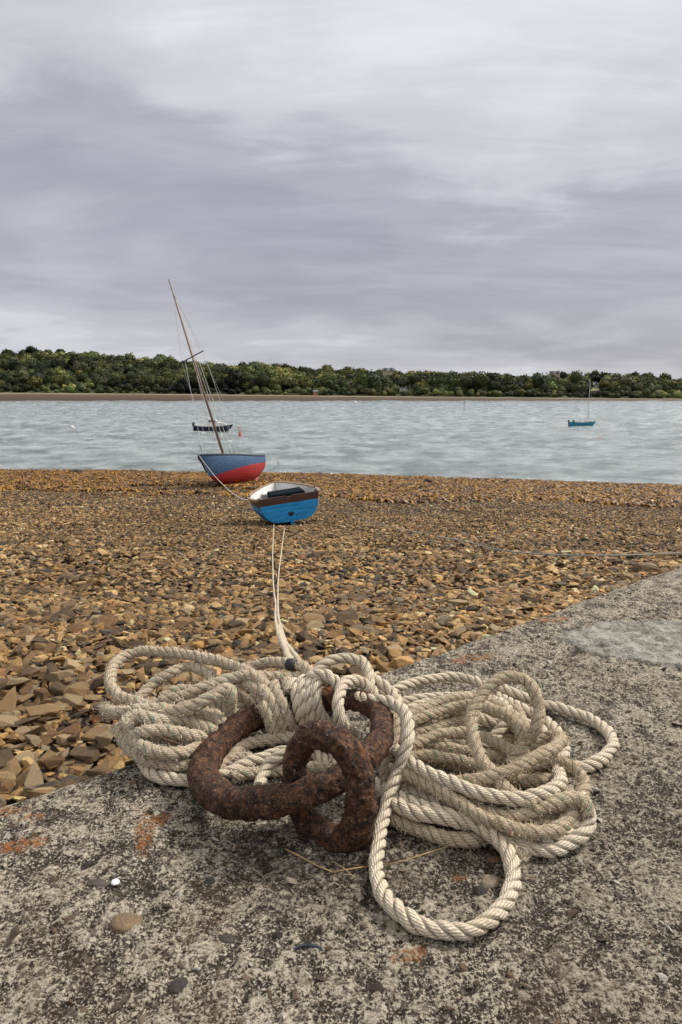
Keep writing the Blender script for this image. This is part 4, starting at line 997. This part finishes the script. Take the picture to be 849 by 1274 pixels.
# old flecked rope, left heap
worn_left = [
  # top loop
  tr([(400, 862, .085), (372, 846, .10), (345, 843, .10), (322, 842, .10), (301, 832, .10), (268, 822, .10), (239, 815, .10), (209, 811.5, .10), (173, 811, .095), (152, 818, .09), (139, 832, .085), (138, 851, .075), (152, 867, .065), (175, 876, .06), (200, 881, .06), (226, 884, .055), (250, 886, .05), (272, 892, .045), (300, 905, .04)]),
  # inner arch
  tr([(160, 886, .03), (171, 869, .045), (190, 851, .06), (213, 837, .075), (234, 829, .08), (254, 835, .08), (268, 847, .07), (292, 862, .05), (320, 880, .03)]),
  # diagonal going up to the ring
  tr([(178, 884, .05), (196, 875, .065), (215, 870, .075), (239, 862, .085), (268, 850, .095), (290, 843, .10), (308, 840, .105), (326, 848, .10), (334, 862, .085), (326, 884, .06)]),
  # the one that folds sharply over
  tr([(165, 898, .05), (190, 892, .065), (213, 886, .08), (237, 880, .09), (258, 871, .10), (276, 860, .108), (286, 858, .108), (289, 866, .10), (288, 880, .075), (286, 898, .045)]),
  # knotted part
  tr([(134, 884, .05), (148, 888, .06), (164, 884, .07), (185, 883, .075), (208, 884, .075), (230, 888, .07), (256, 892, .065), (280, 900, .055)]),
  tr([(176, 925, .03), (166, 912, .05), (158, 898, .065), (168, 890, .075), (184, 893, .078), (205, 897, .07), (230, 897, .065), (256, 905, .055), (275, 912, .045)]),
  # outer sweep of the heap
  tr([(172, 893, .06), (158, 898, .055), (151, 910, .045), (157, 926, .035), (171, 938, .03), (192, 947, .028), (215, 951, .026), (239, 952, .022), (262, 950, .015), (300, 944, .012), (335, 950, .012)]),
  # fill inside and behind the ring
  tr([(262, 962, .012), (285, 944, .015), (302, 929, .02), (325, 922, .024), (352, 919, .026), (380, 918, .028), (405, 925, .02), (420, 935, .012)]),
  tr([(270, 905, .02), (300, 880, .03), (330, 860, .05), (360, 850, .06)]),
  tr([(290, 968, .010), (310, 962, .012), (345, 958, .011), (380, 955, .011), (412, 958, .011)]),
  tr([(190, 905, .035), (225, 915, .03), (262, 925, .02), (300, 920, .02)]),
  tr([(146, 905, .03), (166, 922, .045), (190, 934, .05), (218, 938, .045), (244, 932, .035), (268, 925, .02)]),
  tr([(200, 868, .045), (226, 858, .055), (250, 862, .055), (272, 872, .05), (285, 888, .035), (270, 905, .03), (240, 908, .03)]),
  tr([(168, 915, .055), (186, 908, .068), (212, 908, .065), (236, 914, .055), (258, 918, .04), (285, 912, .025)]),
  tr([(300, 848, .085), (318, 856, .09), (328, 872, .075), (316, 888, .05), (296, 896, .03)]),
  # knot end under the twin mooring line
  tr([(285, 850, .06), (300, 838, .085), (318, 828, .10), (338, 823, .11), (358, 826, .115), (374, 829, .118), (386, 838, .115), (388, 850, .10), (380, 862, .08)]),
  wraps(118, 93, 3.0, .0335, .55, 2.2),
]
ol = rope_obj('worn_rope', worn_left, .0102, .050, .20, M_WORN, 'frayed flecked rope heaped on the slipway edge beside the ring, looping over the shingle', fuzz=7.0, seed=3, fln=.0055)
# pale three strand rope round the ring
clean_left = [
  tr([(176, 935, .02), (188, 961, .012), (211, 968, .012), (234, 972, .012), (262, 970, .011), (285, 962, .011), (302, 952, .014), (329, 942, .018), (349, 935, .022), (372, 932, .022), (392, 936, .02), (411, 952, .011)]),
  tr([(180, 905, .02), (184, 926, .02), (200, 940, .02), (218, 944, .018), (236, 938, .018), (252, 925, .02), (262, 912, .02)]),
  tr([(190, 915, .028), (205, 930, .03), (226, 937, .028), (248, 938, .022), (270, 930, .02)]),
  tr([(322, 980, .010), (326, 966, .012), (333, 953, .02), (348, 941, .032), (370, 930, .036), (395, 925, .036), (420, 930, .03), (440, 950, .012)]),
  tr([(222, 905, .035), (230, 918, .03), (240, 932, .02), (246, 945, .012)]),
  tr([(395, 905, .05), (412, 925, .03), (418, 950, .012), (425, 975, .010)]),
  wraps(91, 66, 4.0, .0325, .40, .6),
  # loops above the turns
  tr([(384, 858, .09), (392, 838, .115), (407, 824, .13), (428, 818, .135), (447, 823, .13), (459, 837, .12), (464, 858, .105), (470, 880, .08)]),
  tr([(380, 850, .10), (392, 840, .12), (407, 840, .125), (419, 849, .118), (424, 862, .10)]),
  # the turn on the far right, over the ring and down through it
  tr([(452, 868, .095), (458, 856, .112), (450, 848, .12), (438, 846, .125), (428, 850, .128), (424, 862, .125), (423, 878, .115), (424, 892, .10), (430, 904, .08), (440, 915, .05)]),
  # the long run that comes round the ring and makes the front loop
  tr([(425, 862, .075), (440, 866, .09), (451, 868, .105), (470, 871, .115), (486, 873, .118), (500, 882, .118), (507, 895, .112), (508, 912, .10), (504, 936, .08), (495, 961, .055), (485, 990, .035), (474, 1030, .018), (468, 1068, .0115), (471, 1098, .0115), (488, 1127, .0115), (516, 1148, .0115), (548, 1158, .0115), (582, 1157, .0115), (612, 1143, .0115), (633, 1117, .0115), (640, 1088, .0125), (633, 1062, .018), (617, 1042, .026), (597, 1028, .032), (572, 1017, .035), (543, 1009, .035), (515, 1001, .033), (492, 990, .028), (465, 975, .02)]),
  tr([(455, 838, .10), (470, 849, .11), (485, 859, .105), (494, 872, .095), (498, 890, .08)]),
]
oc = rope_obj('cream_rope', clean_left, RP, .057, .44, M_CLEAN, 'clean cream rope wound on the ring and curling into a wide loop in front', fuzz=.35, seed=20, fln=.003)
# right heap: fuzzy tan rope
tan_right = [
  # parallel strand beside the long run
  tr([(478, 866, .07), (488, 876, .085), (492, 892, .085), (491, 912, .07), (486, 938, .05), (480, 965, .03), (476, 995, .012)]),
  # tall standing loop
  tr([(668, 1004, .055), (650, 994, .06), (632, 981, .065), (614, 966, .072), (599, 944, .085), (591, 922, .098), (588, 900, .11), (592, 880, .125), (602, 862, .14), (618, 848, .152), (638, 842, .157), (656, 848, .152), (667, 862, .14), (671, 882, .12), (666, 903, .10), (656, 920, .075), (640, 938, .05)]),
  # smaller arc behind it
  tr([(500, 905, .05), (518, 896, .055), (547, 885, .06), (572, 879, .065), (594, 878, .072), (613, 882, .085), (632, 892, .09), (646, 907, .085), (651, 924, .07), (645, 938, .06), (634, 950, .045)]),
  # diagonal thick run with the blunt bend
  tr([(500, 950, .04), (530, 962, .045), (560, 971, .055), (590, 969, .07), (622, 962, .08), (651, 950, .088), (674, 937, .092), (693, 926, .09), (698, 918, .08), (688, 915, .065), (664, 926, .05), (640, 935, .04), (610, 940, .03)]),
  # outer bends at right
  tr([(560, 990, .02), (600, 975, .03), (640, 958, .045), (674, 949, .055), (698, 948, .06), (716, 957, .058), (726, 973, .052), (722, 990, .045), (706, 1000, .042), (680, 1003, .04), (640, 1000, .035)]),
  tr([(485, 955, .05), (513, 966, .055), (539, 980, .055), (566, 996, .052), (592, 1012, .048), (625, 1026, .042), (658, 1035, .035), (688, 1033, .032), (707, 1020, .032), (712, 1003, .036), (706, 985, .04)]),
  tr([(560, 985, .035), (590, 1003, .04), (615, 1014, .042), (640, 1015, .045), (665, 1008, .05), (691, 998, .054), (714, 992, .056), (729, 999, .05), (733, 1015, .035)]),
  tr([(480, 1010, .014), (490, 1019, .0125), (513, 1029, .0125), (546, 1040, .0125), (579, 1044, .0125), (610, 1040, .012), (640, 1030, .012)]),
  tr([(492, 905, .045), (515, 888, .055), (545, 874, .06), (580, 868, .06), (612, 874, .06), (638, 890, .055), (660, 912, .05)]),
  tr([(498, 945, .04), (525, 940, .045), (560, 945, .045), (600, 955, .045), (640, 970, .045), (675, 972, .045), (700, 965, .04)]),
  tr([(488, 990, .02), (520, 1004, .024), (560, 1018, .022), (600, 1028, .022), (640, 1038, .02), (680, 1040, .018)]),
  tr([(500, 932, .045), (530, 918, .05), (560, 912, .05), (592, 914, .05), (618, 924, .052), (640, 940, .052)]),
  # inner runs
  tr([(495, 920, .03), (518, 912, .035), (555, 902, .038), (590, 897, .04), (625, 900, .04), (655, 912, .04)]),
  tr([(492, 938, .03), (520, 928, .032), (555, 930, .034), (590, 936, .036), (630, 945, .034), (665, 950, .03)]),
  tr([(500, 955, .025), (531, 945, .03), (576, 953, .034), (613, 966, .035), (650, 972, .03)]),
  tr([(495, 975, .03), (530, 985, .035), (570, 1003, .035), (610, 1022, .032), (650, 1032, .028), (690, 1020, .02)]),
  tr([(640, 930, .02), (670, 940, .02), (692, 958, .018), (690, 980, .015)]),
  tr([(510, 890, .03), (545, 905, .025), (580, 920, .02), (620, 925, .02), (650, 905, .02), (640, 880, .02), (600, 875, .02), (560, 885, .02), (530, 900, .014)]),
]
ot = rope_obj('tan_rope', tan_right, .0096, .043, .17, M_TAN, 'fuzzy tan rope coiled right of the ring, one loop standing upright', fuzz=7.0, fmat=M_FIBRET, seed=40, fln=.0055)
pale_right = [
  tr([(470, 872, .03), (487, 859, .035), (504, 853, .035), (522, 848, .035), (545, 843, .035), (566, 842, .035), (588, 846, .035), (606, 854, .033), (625, 857, .03), (648, 865, .022), (664, 871, .014), (682, 877, .012), (706, 884, .0115), (731, 893, .0115), (752, 907, .0115), (762, 924, .0115), (753, 939, .0115), (737, 950, .0115), (718, 953, .0115), (690, 948, .0115), (665, 935, .012)]),
  tr([(482, 878, .03), (502, 873, .035), (525, 869, .038), (555, 867, .04), (586, 867, .045), (606, 868, .05), (622, 873, .055), (632, 884, .055), (630, 898, .05), (620, 910, .04), (608, 924, .03), (590, 938, .02)]),
  tr([(600, 860, .012), (625, 868, .02), (650, 882, .022), (672, 893, .022), (690, 908, .02), (699, 925, .018), (699, 942, .016), (688, 958, .014)]),
  tr([(505, 885, .04), (530, 876, .045), (560, 880, .045), (592, 892, .045), (622, 900, .04), (650, 898, .035), (672, 905, .03), (684, 925, .025), (680, 950, .02)]),
  tr([(490, 1000, .03), (520, 1010, .034), (555, 1016, .034), (590, 1024, .03), (625, 1036, .025), (660, 1044, .02)]),
  # thick pale run in front of the heap
  tr([(485, 925, .05), (497, 936, .06), (510, 946, .066), (530, 960, .068), (563, 974, .068), (596, 986, .066), (625, 993, .062), (650, 994, .062), (673, 989, .062), (690, 979, .062), (697, 965, .056), (690, 952, .045), (672, 945, .03)]),
  tr([(490, 965, .02), (503, 978, .028), (530, 992, .032), (565, 1008, .03), (600, 1030, .024), (629, 1046, .018), (652, 1053, .013), (680, 1057, .0115), (705, 1050, .0125), (725, 1038, .018), (734, 1020, .028), (731, 1003, .04), (722, 990, .046)]),
  tr([(560, 1010, .016), (610, 1030, .016), (650, 1040, .016), (690, 1040, .018), (716, 1026, .02), (722, 1008, .02), (700, 990, .02)]),
  tr([(500, 893, .02), (540, 880, .016), (590, 885, .015), (630, 910, .013), (650, 940, .013), (640, 970, .013)]),
  tr([(520, 915, .013), (560, 925, .016), (600, 920, .016), (640, 935, .014), (665, 960, .02), (660, 985, .02)]),
]
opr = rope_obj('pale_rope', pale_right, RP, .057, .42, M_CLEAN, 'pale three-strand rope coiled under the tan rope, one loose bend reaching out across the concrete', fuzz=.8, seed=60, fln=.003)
# frayed tufts
def tuft(px, py, z, r, n, parent, seed):
    g = np.random.default_rng(seed); c = np.array(at(px, py, z)); VV, FF = [], []; off = 0
    for _ in range(n):
        p = c + g.normal(0, r * .35, 3); d = g.normal(size=3); d /= np.linalg.norm(d); pts = []
        for _k in range(9): pts.append(p.copy()); d = d + g.normal(0, .75, 3) - (p - c) / r * .35; d /= np.linalg.norm(d); p = p + d * r * .22; p[2] = max(p[2], .001)
        sd_ = np.cross(d, g.normal(size=3)); sd_ /= np.linalg.norm(sd_)
        for q_ in pts: VV += [q_ - sd_ * .0003, q_ + sd_ * .0003]
        FF += [(off + 2 * k_, off + 2 * k_ + 1, off + 2 * k_ + 3, off + 2 * k_ + 2) for k_ in range(8)]; off += 18
    obj_np('frayed_end', VV, FF, M_FIBRE, parent)
tuft(646, 1062, .012, .013, 170, opr, 1); tuft(133, 884, .05, .012, 260, ol, 2); tuft(228, 882, .085, .014, 260, ol, 3); tuft(162, 897, .072, .012, 200, ol, 4); tuft(740, 950, .008, .012, 70, opr, 5)
# binding of black tape on the knot
pts = tr([(358, 826.5, .117), (363, 827, .1175), (368, 828, .118)])
MB().tube(pts, [.0108, .0118, .0106], 14).build('tape_binding', flat('black_tape', (.02, .018, .016), .6), ol, True)
# twin mooring line from the ring knot down to the dinghy
def beachline(pts, lift_): return [tuple(at_beach(x, y, lift_)) for x, y in pts]
j0 = tr([(372, 832, .10), (362, 818, .11)])
jl = [tuple(at_y(353, 801, 1.55)), tuple(at_y(347, 780, 2.1)), tuple(at_y(344.5, 765, 2.9))]
legA = [tuple(at_y(343, 750, 3.5))] + beachline([(341, 735), (340, 715), (339.5, 690), (340.5, 668)], .07) + [tuple(at_y(341, 652, pd.y + .05))]
legB = [tuple(at_y(346, 750, 3.5))] + beachline([(346, 735), (347, 715), (350, 690), (352.5, 670)], .07) + [tuple(at_y(355, 655, pd.y - .02))]
def offs(pts, d): return [(x + d, y, z) for x, y, z in pts]
v_all = [(.0048, j0 + offs(jl, -.006) + legA), (.0048, offs(j0, .012) + offs(jl, .007) + legB), (.0062, [tuple(at(366, 834, .105)), tuple(at(357, 812, .11)), tuple(at_y(351, 797, 1.6)), tuple(at_y(347, 779, 2.15))])]
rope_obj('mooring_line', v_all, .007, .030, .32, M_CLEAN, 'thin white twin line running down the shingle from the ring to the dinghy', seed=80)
# line from the sailing boat's bow to the dinghy
bow = sb.matrix_world @ Vector((2.78, 0, 1.60)); din = dg.matrix_world @ Vector((-1.1, .72, .62))
bl = [tuple(bow)]
bl += [tuple(at_y(264, 588, 33.0)), tuple(at_y(282, 607, 27.5)), tuple(at_y(298, 619, 22.0)), tuple(din)]
rope_obj('bow_line', [(.011, bl)], .02, .15, .2, M_LINE, 'pale line hanging from the bow of the red and blue boat down to the dinghy', seed=90)
# line along the shore to the right
sd0 = dg.matrix_world @ Vector((-.9, -.76, .62))
rl_ = [tuple(sd0)] + beachline([(408, 626), (432, 639), (470, 652), (520, 663), (580, 674), (640, 687), (700, 691), (760, 692), (842, 689), (900, 686)], .06)
rope_obj('shore_line', [(.0065, rl_)], .012, .1, .2, flat('blue_grey_line', (.26, .27, .25), .8), 'long grey line lying across the shingle from the dinghy past the slipway', seed=95)

# ------------------------------------------------------------------ small things on the concrete
def pebble(px, py, sx_, sy_, sz_, c, label, seed, name='pebble', rzz=0, bevel=True, cat='pebble', rough=.6):
    p = at(px, py, 0); n = fbm(ICV2[:, 0] * 1.1 + seed, ICV2[:, 1] * 1.1, ICV2[:, 2] * 1.1, o=3, seed=seed)
    o = obj_np(name, ICV2 * (1 + .45 * n)[:, None] * np.array([sx_, sy_, sz_]), ICF2, stone_mat(name + '_skin', [(0, c), (1, c)]), smooth=True)
    o.location = (p.x, p.y, -sz_ * .25); o.rotation_euler = (0, 0, rzz); tag(o, label, cat); return o
pebble(155, 1149, .020, .014, .010, (.30, .21, .12), 'smooth tan pebble bedded in the concrete near the front edge', 5, rzz=.2)
pebble(92, 1144, .013, .010, .006, (.17, .11, .075), 'flat brown chip of stone beside the tan pebble on the concrete', 6, rzz=.5)
pebble(222, 1226, .011, .009, .005, (.06, .055, .05), 'dark grey chip of slate low on the concrete below the tan pebble', 7, rzz=.8)
pebble(261, 1097, .008, .006, .006, (.05, .05, .045), 'tiny black stone on the concrete in front of the ring', 8)
pebble(283, 1168, .010, .007, .005, (.08, .07, .06), 'tiny dark stone right of the tan pebble on the concrete', 11)
pebble(122, 1098, .016, .009, .004, (.14, .12, .10), 'thin grey stone sliver left of the white shell', 12)
pebble(617, 1068, .012, .006, .003, (.22, .12, .07), 'dead brown leaf inside the wide front rope loop', 13, name='dead_leaf', cat='leaf', rzz=.1)
pebble(610, 1096, .014, .010, .006, (.36, .29, .20), 'pale stone chip inside the wide front rope loop', 14, rzz=.6)
pebble(598, 1108, .008, .007, .006, (.04, .04, .04), 'small black stone inside the wide front rope loop', 15)
# shell
p = at(144, 1100, 0); n = fbm(ICV2[:, 0] * 3, ICV2[:, 1] * 3, ICV2[:, 2] * 3, o=3, seed=9)
o = obj_np('shell', ICV2 * (1 + .3 * n)[:, None] * np.array([.0052, .0048, .003]), ICF2, flat('shell_white', (.80, .80, .78), .4), smooth=True); o.location = (p.x, p.y, .003); tag(o, 'small white shell fragment on the concrete left of the ring', 'shell')
# half buried mussel shell rim
p = at(383, 1185, 0); o = MB().tube([(.016 * math.cos(a_), .007 * math.sin(a_), .001 + .002 * math.sin(a_)) for a_ in np.linspace(.1, PI + .2, 12)], .0016, 6).build('mussel_shell', flat('mussel_blue', (.03, .035, .05), .3), None, True); o.location = p; tag(o, 'dark mussel shell rim stuck in the concrete below the iron eye', 'shell')
# grit and aggregate standing proud of the weathered concrete
g_ = np.random.default_rng(12); nG = 5200
gu = g_.uniform(-.15, 1.9, nG); gv = g_.uniform(.01, 1.1, nG) ** 1.0; gx, gy = slab_xy(gu, gv)
ok_ = (gy > .42) & (np.abs(gx) < .62 * gy + .1); gx, gy = gx[ok_], gy[ok_]; nG = len(gx)
gs = .0035 * np.exp(g_.normal(0, .55, nG)); gs = np.clip(gs, .0015, .016)
gz = .0036 * relief(gx, gy) + .004 * fbm(gx / .35, gy / .35, o=2, seed=45)
gc = np.array([(.10, .075, .05), (.05, .04, .032), (.22, .17, .12), (.62, .58, .50), (.16, .10, .06), (.34, .29, .22), (.03, .026, .022)])[g_.choice(7, nG, p=[.2, .18, .16, .16, .12, .10, .08])]
gi = g_.integers(0, 12, nG); GRM = rotm(g_.normal(0, .3, nG), g_.normal(0, .3, nG), g_.uniform(0, 6.3, nG)); VV, FF, TT = [], [], []; off = 0
for k_, (tv, tf) in enumerate(FAR_T):
    s_ = np.where(gi == k_)[0]; v = np.einsum('nij,vj->nvi', GRM[s_], tv) * gs[s_][:, None, None] * 1.6
    v[:, :, 0] += gx[s_][:, None]; v[:, :, 1] += gy[s_][:, None]; v[:, :, 2] += (gz[s_] + gs[s_] * .05)[:, None]
    VV.append(v.reshape(-1, 3)); FF.append((tf[None] + (np.arange(len(s_)) * len(tv))[:, None, None]).reshape(-1, 3) + off); TT.append(np.repeat(gc[s_], len(tv), 0)); off += len(s_) * len(tv)
gr = obj_np('grit', np.concatenate(VV), np.concatenate(FF), M_STONES); vattr(gr, 'tint', np.concatenate(TT)); tag(gr, 'fine grit and exposed aggregate on the concrete slipway', 'grit', kind='stuff')
# straws
M_STRAW = flat('straw', (.38, .26, .11), .7)
def straw(pts, r, label): o = MB().tube(tr(pts), r * .75, 6).build('straw', M_STRAW, None, True); tag(o, label, 'straw', 'dry straws on the concrete')
straw([(355, 1056, .006), (375, 1066, .005), (395, 1077, .004), (412, 1084, .004)], .0013, 'dry straw lying left of the foot of the iron eye')
straw([(412, 1085, .003), (436, 1081, .004), (462, 1077, .004)], .0012, 'dry straw crossing in front of the foot of the iron eye')
straw([(480, 1076, .004), (505, 1070, .005), (535, 1060, .006), (570, 1049, .006)], .0011, 'long thin straw inside the wide front rope loop')
straw([(440, 1090, .003), (425, 1078, .006), (415, 1072, .009)], .0007, 'short bent straw at the foot of the iron eye')
